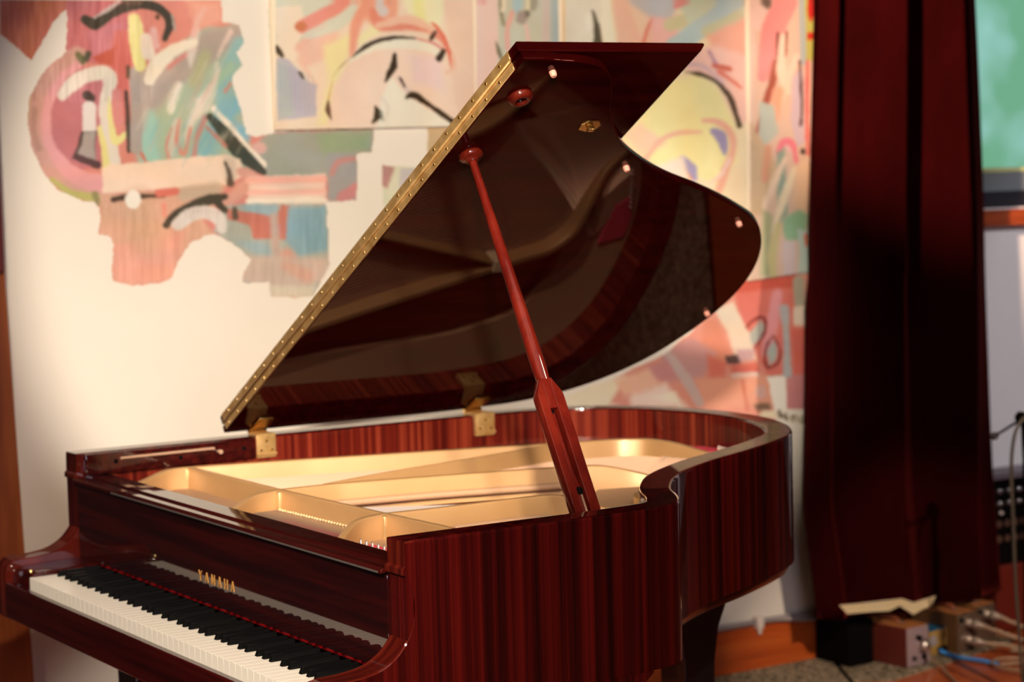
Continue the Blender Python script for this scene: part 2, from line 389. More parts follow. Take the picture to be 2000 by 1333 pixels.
# ---- cast iron plate
ZW = .900; ZS = .945
def ipoly(d, x0):
    I = inner(d); return [(p[0], -p[1]) for p in I if p[0] >= x0]
def web():
    b = bmesh.new()
    # front field
    m = MB(); m.box((.0735, -1.4155, ZW-.022), (.232, -.0595, ZW))
    # ring along the rim
    A = inner(.060); B = inner(.060); n = len(A)
    W = np.interp(np.arange(n), [0, 42, 60, 85, 110, 150, 175, 200, n], [.03, .03, .08, .17, .18, .16, .10, .07, .05])
    B = np.array([offset(RIM, .060+w_)[i] for i, w_ in enumerate(W)])
    ok = [i for i in range(n) if A[i, 0] > .20 and B[i, 0] > .15]
    cs = []
    for i in ok:
        p, q = A[i], B[i]
        cs.append([b.verts.new((p[0], -p[1], ZW+.004)), b.verts.new((q[0], -q[1], ZW-.004)), b.verts.new((q[0], -q[1], ZW-.02)), b.verts.new((p[0], -p[1], ZW-.02))])
    for a, c in zip(cs, cs[1:]):
        for k in range(4): b.faces.new((a[k], c[k], c[(k+1) % 4], a[(k+1) % 4]))
    b.faces.new(cs[0]); b.faces.new(cs[-1][::-1])
    bmesh.ops.recalc_face_normals(b, faces=b.faces[:]); m._merge(b)
    m.prism([(.60, -1.0), (.86, -.76), (1.0, -.80), (.92, -.98), (.78, -1.07), (.67, -1.19), (.61, -1.30), (.55, -1.36)], 'z', .886, .8995, bevel=.002)
    return m
plate = part(web(), 'plate', M_web, 30, label='gold lacquered cast iron plate')
def strut(name, path, tops, w=.016, z0=ZW-.012, m_=M_gold, foot=0.0, label=None):
    """a rib following path with varying top height; softly rounded top, optional foot flange"""
    P = np.array(path, float); tp = np.array(tops, float)
    d = np.r_[0, np.cumsum(np.linalg.norm(np.diff(P, axis=0), axis=1))]; n = max(24, int(d[-1]/.008)); t = np.linspace(0, d[-1], n)
    PX = np.stack([np.interp(t, d, P[:, 0]), np.interp(t, d, P[:, 1])], 1); Z = np.interp(t, d, tp)
    k = np.array([1, 2, 3, 2, 1.])/9
    for _ in range(3):
        for arr in (PX[:, 0], PX[:, 1], Z):
            pad = np.r_[[2*arr[0]-arr[2], 2*arr[0]-arr[1]], arr, [2*arr[-1]-arr[-2], 2*arr[-1]-arr[-3]]]
            arr[:] = np.convolve(pad, k, 'valid')
    tg = np.gradient(PX, axis=0); tg /= np.linalg.norm(tg, axis=1)[:, None]; nr = np.stack([-tg[:, 1], tg[:, 0]], 1)
    b = bmesh.new(); cs = []
    for i in range(n):
        h = w/2; zt = Z[i]; r = .003
        pr = [(h+.004+foot, z0), (h+.003+foot, ZW+.003 if foot else z0+.006), (h+.0015, ZW+.009 if foot else z0+.01), (h, zt-r), (h-.001, zt-.001), (h-r, zt), (-h+r, zt), (-h+.001, zt-.001), (-h, zt-r), (-h-.0015, z0+.01), (-h-.004, z0)]
        cs.append([b.verts.new((PX[i, 0]+nr[i, 0]*o, PX[i, 1]+nr[i, 1]*o, z)) for o, z in pr])
    for a, c in zip(cs, cs[1:]):
        for j in range(len(a)): b.faces.new((a[j], c[j], c[(j+1) % len(a)], a[(j+1) % len(a)]))
    b.faces.new(cs[0]); b.faces.new(cs[-1][::-1]); bmesh.ops.recalc_face_normals(b, faces=b.faces[:])
    mm = MB(); mm._merge(b); return part(mm, name, m_, 45, parent=plate, label=label)
strut('cross_bar', [(.222, -.075), (.222, -.14), (.222, -.58), (.236, -.99), (.246, -1.20), (.25, -1.40)], [ZS-.01, ZS, ZS, ZS, ZS, ZS-.005], .013)
strut('plate_strut', [(.060, -.205), (.12, -.165), (.17, -.140), (.23, -.145), (.466, -.205), (.68, -.268), (.897, -.330), (1.089, -.388), (1.161, -.405), (1.215, -.45), (1.235, -.52), (1.27, -.60), (1.34, -.66)],
      [.926, .934, ZS, ZS, ZS, ZS, ZS, ZS, ZS, ZS, .941, .922, .908], .018)
strut('plate_strut', [(.060, -.660), (.11, -.622), (.16, -.590), (.225, -.580), (.342, -.584), (.497, -.618), (.708, -.670), (.812, -.700), (.890, -.728), (.95, -.755), (1.0, -.79), (1.05, -.84)],
      [.918, .930, ZS-.002, ZS, ZS, ZS, ZS, ZS, ZS, .930, .913, .908], .016, foot=-.0)
strut('plate_strut', [(.080, -1.085), (.12, -1.035), (.17, -.995), (.232, -.985), (.342, -.995), (.511, -.995), (.600, -1.0), (.66, -1.02), (.72, -1.05)],
      [.908, .925, ZS-.002, ZS, ZS, ZS, ZS, .922, .905], .016)
strut('plate_strut', [(.335, -.550), (.5, -.512), (.7, -.462), (.9, -.409), (1.0, -.382)], [ZS-.004, ZS, ZS, ZS, ZS+.002], .010, label='slim diagonal strut running toward the tail')
part(MB().box((1.003, -.392, .900), (1.030, -.360, .953), .003), 'strut_boss', mat('pale_gold', (.72, .58, .36, 1), .4), parent=plate)
M_goldhi = mat('gold_lacquer_highlight', (.50, .31, .13, 1), .25, metal=.5)  # brighter, glossier gold that puts highlights on the strut corners
for x_, y_, r_ in ((.2135, -.1485, .006), (.2140, -.5935, .007), (.2270, -.9975, .006)):
    part(MB().lathe([(r_, 0), (r_, .040), (r_*.8, .0435), (0, .0445)], (x_, y_, ZW-.001), n=20), 'corner_fillet', M_goldhi, 60, parent=plate)
# rounded flanges along the strut feet
for pts in ([(.30, -.607, .908), (.50, -.640, .908), (.708, -.692, .908), (.81, -.722, .908), (.86, -.742, .906)],
            [(.36, -1.020, .906), (.45, -1.020, .906), (.53, -1.020, .906), (.57, -1.025, .904)]):
    part(MB().tube(pts, .0075, 12), 'plate_rib', M_web, 60, parent=plate)
# lip rings around the plate holes
for (x_, y_, r_) in ((.835, -.985, .034), (.945, -.880, .022)):
    m = MB(); m.lathe([(r_, 0), (r_+.002, .006), (r_-.002, .009), (r_-.007, .009), (r_-.009, .005), (r_-.009, 0)], (x_, y_, ZW+.012), n=32)
    m.lathe([(r_+.004, -.01), (r_+.001, .001), (0, .001)], (x_, y_, ZW+.011), n=32)
    part(m, 'plate_hole_rim', M_brassdull, 50, parent=plate)
# soundboard and strings
sbp = [(p[0], -p[1]) for p in inner(.0595) if p[0] > .10]
part(MB().prism(sbp[::2], 'z', .842, .852), 'soundboard', M_sound)
def strings(name, a0, a1, b0, b1, n, r, m_):
    m = MB()
    for i in range(n):
        t = i/(n-1); A = Vector(a0).lerp(Vector(a1), t); B = Vector(b0).lerp(Vector(b1), t); m.tube([A, B], r, 5, False, False)
    o = part(m, name, m_, parent=None); o['kind'] = 'stuff'; return o
strings('strings', (.205, -.60, .908), (.222, -.97, .908), (.95, -.80, .873), (.60, -.985, .873), 70, .0006, M_chrome)
strings('strings', (.085, -.64, .912), (.085, -1.02, .912), (.205, -.60, .908), (.222, -.97, .908), 60, .0006, M_chrome)
strings('strings', (.24, -1.01, .908), (.24, -1.38, .908), (.60, -1.03, .873), (.40, -1.39, .873), 60, .0006, M_chrome)
strings('bass_strings', (.24, -.17, .912), (.24, -.55, .912), (1.30, -.42, .905), (1.10, -.75, .905), 44, .0014, M_copper)
# bridges
part(MB().tube([(1.00, -.72, .893), (1.059, -.655, .897), (1.14, -.585, .899), (1.218, -.508, .900), (1.29, -.42, .899)], .0085, 10), 'bass_bridge', mat('grey_bridge', (.50, .42, .33, 1), .5), 60)
strings('bass_strings', (1.00, -.72, .906), (1.29, -.42, .908), (1.22, -.78, .903), (1.385, -.55, .905), 40, .0016, M_copper)
part(MB().tube([(.42, -1.30, .862), (.56, -1.15, .864), (.72, -.93, .864), (.98, -.62, .862), (1.12, -.35, .862)], .010, 10), 'treble_bridge', M_sound, 60)
# agraffes, tuning pins and hitch pins
ag = None
def agraffe():
    m = MB(); m.lathe([(.0030, 0), (.0030, .003), (.0024, .004), (.0024, .009), (.0016, .0105), (0, .011)], (0, 0, 0), n=8); return m
for k_ in range(34):
    t = k_/33; x_, y_ = .2085+.010*t, -.605-.36*t
    if ag is None: o = agraffe().build('agraffe', M_brassdull, None, 40); ag = o.data
    else: o = bpy.data.objects.new('agraffe', ag); C.objects.link(o)
    o.location = (x_, y_, ZW); SUB.append((plate, o))
tp = None
def tpin():
    m = MB(); m.lathe([(.0023, 0), (.0023, .010), (.0018, .011), (.0018, .015), (0, .0152)], (0, 0, 0), n=8)
    m.lathe([(.0034, .002), (.0034, .005), (.0023, .0055)], (0, 0, 0), n=8); return m
for sec, (ya, yb) in enumerate(((-.66, -.96), (-1.06, -1.38))):
    for row in range(3):
        for k_ in range(15):
            y_ = ya+(yb-ya)*(k_+.33*row)/15.; x_ = .092+row*.022
            if tp is None: o = tpin().build('tuning_pin', M_chrome, None, 40); tp = o.data
            else: o = bpy.data.objects.new('tuning_pin', tp); C.objects.link(o)
            o.location = (x_, y_, ZW+(.006 if sec else -.004)); SUB.append((plate, o))
for y0, y1 in ((-.72, -.98), (-1.05, -1.40)):
    part(MB().box((.150, y1, ZW), (.172, y0, ZW+.004), .001), 'stringing_felt', M_felt, parent=plate)
part(MB().box((.088, -1.40, ZW), (.094, -.64, ZW+.003), .001), 'stringing_felt', M_felt, parent=plate)
felt_path = [(1.235, -.50), (1.275, -.53), (1.30, -.58), (1.29, -.64), (1.24, -.70)]
part(MB().prism([(1.315, -.400), (1.385, -.415), (1.392, -.470), (1.375, -.530), (1.335, -.500)], 'z', ZW+.003, ZW+.009, bevel=.001), 'hitch_felt', M_felt, parent=plate)
hp = None
for k_ in range(9):
    if hp is None:
        o = MB().lathe([(.0020, 0), (.0018, .015), (0, .0162)], (0, 0, 0), n=8).build('hitch_pin', mat('bright_pin', (.85, .74, .62, 1), .35, metal=.3), None, 40); hp = o.data
    else: o = bpy.data.objects.new('hitch_pin', hp); C.objects.link(o)
    o.location = (1.375-.003*k_, -.500-.0125*k_, ZW+.003); SUB.append((plate, o))
m = MB(); m.box((.26, -1.38, .915), (.30, -1.01, .928), .003); part(m, 'damper_rail', M_blackmatte, 40)

# ---- lid hinges on the spine
for x0, x1, dy in ((.421, .468, 0), (.986, 1.038, -.010)):
    m = MB()
    m.box((x0, -.0635+dy, .936), (x1, -.0592, T+.001), .001); m.box((x0, -.0635+dy, T-.001), (x1, -.020, T+.0045), .001)
    m.tube([(x0-.001, -.0635+dy, .9435), (x1+.001, -.0635+dy, .9435)], .0035, 8, True, False)
    h = part(m, 'lid_hinge', M_brassdull, 40)
    for fx, fz in ((.22, .953), (.78, .953), (.5, .973)):
        part(MB().lathe([(.0032, 0), (.0028, .0015), (0, .002)], (x0+(x1-x0)*fx, -.0632+dy, fz), (0, -1, 0), 12), 'hinge_screw', M_brass, 40, parent=h)

# ---- lid
TH = math.radians(30.7); LY, LZ = -.010, T+.010
def lidM(): return Matrix.Translation((0, LY, LZ)) @ Matrix.Rotation(-TH, 4, 'X')
LM = lidM()
def lw(x, s, t): return LM @ Vector((x, -s, t))
for x0, x1 in ((.428, .462), (.992, 1.030)):     # upper leaves rising to the lid
    m = MB(); m.box((x0, -.064, -.0045), (x1, .004, -.0008), .001, M=LM); m.tube([lw(x0-.004, .004, -.006), lw(x1+.004, .004, -.006)], .0058, 10, True, False)
    m.prism([(x0, -.020), (x1+.008, -.020), (x1+.003, -.062), (x0+.006, -.062)], 'z', -.0062, -.0042, M=LM)
    part(m, 'hinge_leaf', M_brass, 40)
XF = .370
lo = [(p[0], -p[1]) for p in offset(RIM, -.006) if p[0] > XF+.02]
LP = [(XF, -1.482)] + [(.42, -1.482)] + [q for q in lo if q[0] > .44 or q[1] > -.6] + [(XF, .006)]
m = MB(); m.prism(LP, 'z', 0, .017, bevel=.0022, seg=2, M=LM)
lid = part(m, 'lid', M_lid, 35)
# folded-back front flap lying on top
m = MB()
m.prism([(.3690, .0200), (.755, .0200), (.762, .023), (.775, .036), (.775, .0385), (.772, .0405), (.371, .0405), (.369, .0385)], 'y', -1.478, .004, bevel=.0022, seg=3, M=LM)
flap = part(m, 'front_lid_flap', M_lid, 35)
# brass piano hinge folded flat across both front edges
m = MB(); m.box((XF-.0022, -1.448, .0012), (XF, -.012, .0162), M=LM)
m.box((XF-.0032, -1.448, .0212), (XF-.0010, -.012, .0385), M=LM)
m.tube([lw(XF-.0040, .012, .0187), lw(XF-.0040, 1.448, .0187)], .0024, 8, True, False)
ph = part(m, 'piano_hinge', M_brassdull, 40)
scr = None
for k_ in range(26):
    for tz, dx, ph_ in ((.0085, -.0022, 0), (.0305, -.0032, .5)):
        s_ = .035 + (k_+ph_*.6)*.0545
        if s_ > 1.45: continue
        if scr is None: o = MB().lathe([(.0030, 0), (.0026, .0012), (0, .0016)], (0, 0, 0), (-1, 0, 0), 8).build('hinge_screw', M_brass, None, 40); scr = o.data
        else: o = bpy.data.objects.new('hinge_screw', scr); C.objects.link(o)
        o.matrix_world = Matrix.Translation(lw(XF+dx, s_, tz)) @ Matrix.Rotation(-TH, 4, 'X'); SUB.append((ph, o))
# rubber bumpers, lock plate, prop sockets, all on the underside
dn = (LM.to_3x3() @ Vector((0, 0, -1)))
for x_, s_ in ((.449, 1.444), (.803, 1.112), (1.245, .865), (1.437, .434)):
    part(MB().lathe([(.0064, 0), (.0064, .003), (.0058, .0085), (.0045, .0105), (0, .0107)], lw(x_, s_, 0), dn, 16), 'lid_bumper', M_rubber, 40, parent=lid)
m = MB(); m.prism([(.610, -1.255), (.628, -1.248), (.648, -1.256), (.652, -1.270), (.640, -1.284), (.618, -1.284), (.607, -1.272)], 'z', -.003, 0, bevel=.0008, M=LM)
m.box((.622, -1.270, -.012), (.636, -1.262, -.003), .001, M=LM); part(m, 'lock_plate', M_brass, 40, parent=lid)
part(MB().lathe([(.0235, 0), (.0235, .004), (.021, .009), (.016, .012), (.011, .011), (.008, .003), (0, .003)], lw(.423, 1.366, 0), dn, 32), 'prop_socket', M_arm, 60, parent=lid)
part(MB().lathe([(.021, 0), (.0225, .003), (.0225, .008), (.018, .012), (.012, .013), (.010, .018), (0, .018)], lw(.417, 1.175, 0), dn, 32), 'prop_socket', M_arm, 60, parent=lid)

# ---- lid prop: round stick above, slotted flat board below
B0 = Vector((.4135, -1.393, .940)); T0 = lw(.417, 1.175, -.004); ax = (T0-B0).normalized(); LEN = (T0-B0).length
X_ = (Vector((1, 0, 0)) - ax*ax.x).normalized(); N_ = X_.cross(ax)          # N_ faces away from / toward camera
if N_.dot(Vector((0, -1, 0))) < 0: N_ = -N_
PM = Matrix(((X_.x, N_.x, ax.x, B0.x), (X_.y, N_.y, ax.y, B0.y), (X_.z, N_.z, ax.z, B0.z), (0, 0, 0, 1)))   # local x=width, y=toward viewer, z=along
prop = empty('lid_prop', (0, 0, 0), '', ''); del prop['label']; del prop['category']; PP.append(prop)
def ppart(mb, name, m_, sm=40): return part(mb, name, m_, sm, parent=prop)
H = .262; hw = .0265
m = MB()
m.prism([(-hw, -.02), (-hw, H-.004), (-hw+.002, H+.004), (-.011, H+.030), (-.0095, H+.012), (-.0095, H-.028), (-.0095, -.02)], 'y', -.010, .010, bevel=.0012, M=PM)
m.prism([(hw, -.02), (hw, H-.004), (hw-.002, H+.004), (.011, H+.030), (.0065, H+.012), (.0065, H-.040), (.0065, -.02)], 'y', -.010, .010, bevel=.0012, M=PM)
m.prism([(-.0112, H+.0295), (.0112, H+.0295), (.0068, H+.010), (.0068, H-.028), (-.0098, H-.028), (-.0098, H+.010)], 'y', -.0098, .0098, bevel=.001, M=PM)

# upper stick: rectangular shoulder blending to a tapering round rod
b = bmesh.new(); rings = []
prof = [(H+.028, .0112, .0098, 3), (H+.045, .0125, .0100, 3), (H+.070, .0138, .0105, 2.6), (H+.12, .0135, .011, 2.2), (H+.20, .0122, .0105, 2), (H+.32, .0100, .0098, 2), (LEN-.10, .0083, .0083, 2), (LEN-.02, .0072, .0072, 2), (LEN, .0060, .0060, 2)]
for z_, rx, ry, e_ in prof:
    rg = []
    for k_ in range(20):
        a_ = 2*PI*k_/20; c_, s_ = math.cos(a_), math.sin(a_)
        rg.append(b.verts.new((rx*math.copysign(abs(c_)**(2/e_), c_), ry*math.copysign(abs(s_)**(2/e_), s_), z_)))
    rings.append(rg)
for a_, c_ in zip(rings, rings[1:]):
    for k_ in range(20): b.faces.new((a_[k_], a_[(k_+1) % 20], c_[(k_+1) % 20], c_[k_]))
b.faces.new(rings[0][::-1]); b.faces.new(rings[-1]); bmesh.ops.recalc_face_normals(b, faces=b.faces[:]); m._merge(b, PM)
ppart(m, 'prop_stick', M_prop)
ppart(MB().box((-.0099, -.0090, -.02), (.0069, -.0065, H-.026), M=PM), 'slot_dark_back', M_blackmatte)  # slot back painted black to stand in for the recess's shade
m = MB(); m.prism([(-.0062, -.015), (-.0062, .06), (-.0074, .085), (-.0062, .115), (-.0060, H-.036), (-.0004, H-.036), (-.0004, .120), (.0030, .088), (.0022, .06), (.0022, -.015)], 'y', -.006, .004, bevel=.001, M=PM)
ppart(m, 'short_prop', M_prop)
ppart(MB().lathe([(.0074, 0), (.0074, .0012), (0, .0012)], PM @ Vector((-.001, .0038, .078)), PM.to_3x3() @ Vector((0, 1, 0)), 20), 'finger_hole', M_blackmatte)
ppart(MB().tube([PM @ Vector((-.0005, .0055, .070)), PM @ Vector((-.0005, .0055, -.012))], .0022, 8, True, False), 'brass_pin', M_copper)

# ---- legs
def leg(x, y):
    m = MB()
    pr = [(-.085, .684), (-.075, .60), (-.055, .555), (-.043, .48), (-.034, .10), (.034, .10), (.043, .48), (.055, .555), (.075, .60), (.085, .684)]
    m.prism([(x+a, z) for a, z in pr], 'y', y-.045, y+.045, bevel=.005)
    l = part(m, 'leg', M_black, 40)
    part(MB().lathe([(.020, .04), (.020, .10), (.012, .10)], (x, y, 0)), 'caster_socket', M_brass, 40, parent=l)
    part(MB().lathe([(.010, -.012), (.030, -.010), (.032, 0), (.030, .010), (.010, .012)], (x, y, .032), (0, 1, 0)), 'caster_wheel', M_brass, 40, parent=l)
leg(1.155, -.66)
for x_, y_ in ((.10, -.16), (.10, -1.31)):
    m = MB(); m.prism([(x_-.06, .650), (x_-.05, .58), (x_-.036, .10), (x_+.036, .10), (x_+.05, .58), (x_+.06, .650)], 'y', y_-.05, y_+.05, bevel=.005)
    l = part(m, 'leg', M_black, 40)
    part(MB().lathe([(.020, .04), (.020, .10), (.012, .10)], (x_, y_, 0)), 'caster_socket', M_brass, 40, parent=l)
    part(MB().lathe([(.010, -.012), (.030, -.010), (.032, 0), (.030, .010), (.010, .012)], (x_, y_, .032), (0, 1, 0)), 'caster_wheel', M_brass, 40, parent=l)
# wooden braces under the soundboard keep the underside closed
m = MB(); m.box((.28, -1.40, .70), (.34, -.06, .80)); m.box((.72, -1.10, .70), (.78, -.06, .80)); m.box((.3, -.74, .70), (1.38, -.66, .80)); part(m, 'underside_brace', M_rail)
under(piano, PP)
for pa, o in SUB:
    o.parent = pa
    o.matrix_parent_inverse = Matrix.Identity(4) if False else (pa.matrix_basis @ Matrix.Identity(4)).inverted()

# ================================================================== THE ROOM
WY = .7832
def onY(px, py, y=WY):
    """where the sight line of a point traced on the photograph meets a vertical plane parallel to the wall"""
    d = _fw + _r2*((px-1000)/FPX) - _u2*((py-666.5)/FPX); t = (y-CAM[1])/d.y
    return (CAM[0]+d.x*t, CAM[2]+d.z*t)
def room_box(name, lo, hi, m_): return struct(MB().box(lo, hi).build(name, m_))
RX0, RX1, RY0, RZ = -4.0, 9.0, -7.5, 3.15
room_box('floor', (RX0-.1, RY0-.1, -.1), (RX1+.1, WY+.1, 0), M_floorwood)
# back wall with the window opening at the right
wx0, wx1, wz0, wz1 = 3.40, 4.60, 1.388, 2.62
m = MB(); m.box((.02, WY, 0), (wx0, WY+.12, RZ)); m.box((wx1, WY, 0), (RX1+.1, WY+.12, RZ)); m.box((wx0, WY, 0), (wx1, WY+.12, wz0)); m.box((wx0, WY, wz1), (wx1, WY+.12, RZ))
wall_back = struct(m.build('wall_back', M_wall))
o = room_box('wall_back_left', (RX0-.1, WY+.02, 0), (.02, WY+.12, RZ), M_dark)
room_box('wall_left', (RX0-.1, RY0-.1, 0), (RX0, WY, RZ), M_dark)
room_box('wall_right', (RX1, RY0-.1, 0), (RX1+.1, WY, RZ), M_dark)
room_box('wall_front', (RX0, RY0-.1, 0), (RX1, RY0, RZ), M_dark)
room_box('ceiling', (RX0-.1, RY0-.1, RZ), (RX1+.1, WY+.1, RZ+.1), M_ceil)
# window at the far right: dark frame, pane, bright garden outside
def garden_mat():
    m_ = bpy.data.materials.new('garden'); m_.use_nodes = True; nt = m_.node_tree; nt.nodes.clear()
    o = nt.nodes.new('ShaderNodeOutputMaterial'); e = nt.nodes.new('ShaderNodeEmission'); cr = nt.nodes.new('ShaderNodeValToRGB'); nz = nt.nodes.new('ShaderNodeTexNoise'); tc = nt.nodes.new('ShaderNodeTexCoord')
    nz.inputs['Scale'].default_value = 3.2; nz.inputs['Detail'].default_value = 2; nz.inputs['Roughness'].default_value = .5
    nt.links.new(tc.outputs['Object'], nz.inputs['Vector']); nt.links.new(nz.outputs[0], cr.inputs[0])
    for el, (p, c) in zip(cr.color_ramp.elements, ((.46, (.17, .40, .25, 1)), (.72, (.34, .62, .58, 1)))): el.position = p; el.color = c
    nt.links.new(cr.outputs[0], e.inputs[0]); e.inputs[1].default_value = .72; nt.links.new(e.outputs[0], o.inputs[0]); return m_
o = MB().box((3.0, WY+.50, 1.2), (5.0, WY+.52, 2.9)).build('garden_foliage', garden_mat()); tag(o, 'blurred green garden foliage seen through the window at far right', 'foliage'); 
win = MB(); win.box((wx0, WY+.02, wz0), (wx1, WY+.08, wz0+.055)); win.box((wx0, WY+.02, wz1-.05), (wx1, WY+.08, wz1)); win.box((wx0, WY+.02, wz0), (wx0+.05, WY+.08, wz1)); win.box((wx1-.05, WY+.02, wz0), (wx1, WY+.08, wz1))
window = struct(win.build('window_1', mat('window_frame_black', (.012, .010, .012, 1), .4)))
gm = mat('pane_glass', (.9, .95, .95, 1), .02); gm.node_tree.nodes['Principled BSDF'].inputs['Transmission Weight'].default_value = 1.0; gm.node_tree.nodes['Principled BSDF'].inputs['IOR'].default_value = 1.1
MB().box((wx0+.04, WY+.045, wz0+.05), (wx1-.04, WY+.049, wz1-.04)).build('pane', gm, window)
MB().box((wx0+.051, WY+.034, 1.443), (wx1-.051, WY+.042, 1.506)).build('frosted_panel', mat('frosted_grey', srgb(118, 122, 118), .4), window)
MB().box((wx0+.05, WY+.03, 1.506), (wx1-.05, WY+.06, 1.520)).build('glazing_bar', mat('cream_bar', srgb(200, 200, 130), .5), window)
o = MB().box((wx0-.06, WY-.045, wz0-.058), (wx1+.06, WY-.0005, wz0-.004), .004).build('trim_1', M_pine); struct(o)

# ---------------------------------------------------------------- painting on the wall and canvases
S = 2.0; GW, GH = 820, 440                  # chart of the painted wall, one cell = 2 photo pixels
yy, xx = np.mgrid[0:GH, 0:GW].astype(np.float32); xx *= S; yy *= S
rng = np.random.RandomState(3)
def smooth_noise(sx, sy):
    g = rng.rand(int(GH/sy)+3, int(GW/sx)+3); yi = np.arange(GH)/sy; xi = np.arange(GW)/sx
    y0 = yi.astype(int); x0 = xi.astype(int); fy = (yi-y0)[:, None]; fx = (xi-x0)[None]
    fy = fy*fy*(3-2*fy); fx = fx*fx*(3-2*fx)
    return (g[y0][:, x0]*(1-fy)*(1-fx)+g[y0][:, x0+1]*(1-fy)*fx+g[y0+1][:, x0]*fy*(1-fx)+g[y0+1][:, x0+1]*fy*fx).astype(np.float32)-.5
NZ = smooth_noise(5, 5)*.6 + smooth_noise(12, 12)*.7 + smooth_noise(2, 2)*.4
NV = smooth_noise(2, 22) + .5*smooth_noise(4, 30); NH = smooth_noise(30, 2)
class Chart:
    def __init__(s, col): s.rgb = np.empty((GH, GW, 3), np.float32); s.rgb[:] = col; s.a = np.zeros((GH, GW), np.float32)
    def _put(s, al, col, cover=True):
        c = np.array(col, np.float32); s.rgb += (c-s.rgb)*al[..., None]
    def poly(s, pts, col, soft=3, al=1.0, edge=2.0, cut=False):
        P = np.array(pts, np.float32); x0, y0 = P.min(0)-soft*2-8; x1, y1 = P.max(0)+soft*2+8
        i0, i1, j0, j1 = max(0, int(y0/S)), min(GH, int(y1/S)+2), max(0, int(x0/S)), min(GW, int(x1/S)+2)
        if i0 >= i1 or j0 >= j1: return
        X = xx[i0:i1, j0:j1]; Y = yy[i0:i1, j0:j1]; ins = np.zeros(X.shape, bool); D = np.full(X.shape, 1e9, np.float32); n = len(P)
        for k in range(n):
            ax_, ay = P[k]; bx, by = P[(k+1) % n]
            c = ((ay > Y) != (by > Y)) & (X < (bx-ax_)*(Y-ay)/((by-ay) if by != ay else 1e-6)+ax_); ins ^= c
            dx, dy = bx-ax_, by-ay; t = np.clip(((X-ax_)*dx+(Y-ay)*dy)/(dx*dx+dy*dy+1e-6), 0, 1); D = np.minimum(D, np.hypot(X-ax_-t*dx, Y-ay-t*dy))
        sd = np.where(ins, D, -D) + NZ[i0:i1, j0:j1]*edge*2
        m_ = np.clip(sd/max(soft, .5)+.5, 0, 1)
        if cut: s.a[i0:i1, j0:j1] = np.minimum(s.a[i0:i1, j0:j1], 1-m_) if cut == 'out' else np.maximum(s.a[i0:i1, j0:j1], m_)
        if col is not None:
            q = s.rgb[i0:i1, j0:j1]; q += (np.array(col, np.float32)-q)*(m_*al)[..., None]
    def stroke(s, pts, wd, col, soft=4, al=1.0, dry=0.0, sm=True):
        P = np.array(catmull(pts, 6) if (sm and len(pts) > 2) else pts, np.float32); W = np.array(wd if isinstance(wd, (list, tuple)) else [wd, wd], np.float32)
        Wp = np.interp(np.linspace(0, 1, len(P)), np.linspace(0, 1, len(W)), W)/2; mw = Wp.max()+soft+6
        x0, y0 = P.min(0)-mw; x1, y1 = P.max(0)+mw; i0, i1, j0, j1 = max(0, int(y0/S)), min(GH, int(y1/S)+2), max(0, int(x0/S)), min(GW, int(x1/S)+2)
        if i0 >= i1 or j0 >= j1: return
        X = xx[i0:i1, j0:j1]; Y = yy[i0:i1, j0:j1]; V = np.full(X.shape, -1e9, np.float32)
        for k in range(len(P)-1):
            ax_, ay = P[k]; bx, by = P[k+1]; dx, dy = bx-ax_, by-ay; t = np.clip(((X-ax_)*dx+(Y-ay)*dy)/(dx*dx+dy*dy+1e-6), 0, 1)
            V = np.maximum(V, Wp[k]+(Wp[k+1]-Wp[k])*t - np.hypot(X-ax_-t*dx, Y-ay-t*dy))
        m_ = np.clip((V+NZ[i0:i1, j0:j1]*3)/max(soft, .5)+.5, 0, 1)
        if dry: m_ = m_*np.clip(1-dry*(.5+2.2*np.abs(NZ[i0:i1, j0:j1])), 0, 1)
        q = s.rgb[i0:i1, j0:j1]; q += (np.array(col, np.float32)-q)*(m_*al)[..., None]
    def blob(s, cx, cy, rx, ry, col, soft=4, al=1.0, ang=0):
        c, d = math.cos(math.radians(ang)), math.sin(math.radians(ang))
        s.poly([(cx+rx*math.cos(t)*c-ry*math.sin(t)*d, cy+rx*math.cos(t)*d+ry*math.sin(t)*c) for t in np.linspace(0, 2*PI, 20)[:-1]], col, soft, al)
    def streaks(s, x0, y0, x1, y1, amt, N=None):
        i0, i1, j0, j1 = int(max(0, y0)/S), int(y1/S), int(max(0, x0)/S), int(x1/S); s.rgb[i0:i1, j0:j1] += ((NV if N is None else N)[i0:i1, j0:j1]*amt)[..., None]

WALLC = (240, 228, 206)
Mu = Chart(WALLC)
MASK = [(-20, -20), (430, -20), (437, 42), (468, 50), (478, 84), (463, 103), (475, 128), (453, 148), (462, 185), (473, 220), (480, 262), (500, 268), (545, 256), (731, 250), (728, 297), (698, 301), (697, 393), (637, 394),
        (641, 450), (645, 514), (614, 579), (575, 583), (528, 579), (523, 554), (474, 552), (474, 531), (490, 508), (468, 488), (440, 468), (418, 457), (395, 464), (372, 475), (346, 515), (336, 546), (313, 554),
        (262, 559), (219, 549), (220, 477), (211, 462), (193, 457), (194, 408), (183, 396), (160, 393), (110, 370), (80, 330), (60, 285), (52, 230), (58, 190), (75, 155), (95, 128), (120, 108), (128, 100), (130, 17), (108, 40), (62, 118), (-20, 50)]
Mu.poly(MASK, (214, 138, 126), 3, cut=True)
P = Mu.poly; St = Mu.stroke; Bl = Mu.blob
P([(0, 0), (132, 0), (128, 20), (62, 118), (0, 62)], (206, 122, 102), 8)
Bl(40, 30, 30, 22, (190, 105, 92), 20, .6); St([(85, 10), (60, 60), (62, 100)], 26, (214, 128, 98), 16, .7)
P([(130, 0), (250, 0), (255, 110), (180, 125), (130, 110)], (202, 118, 122), 8)
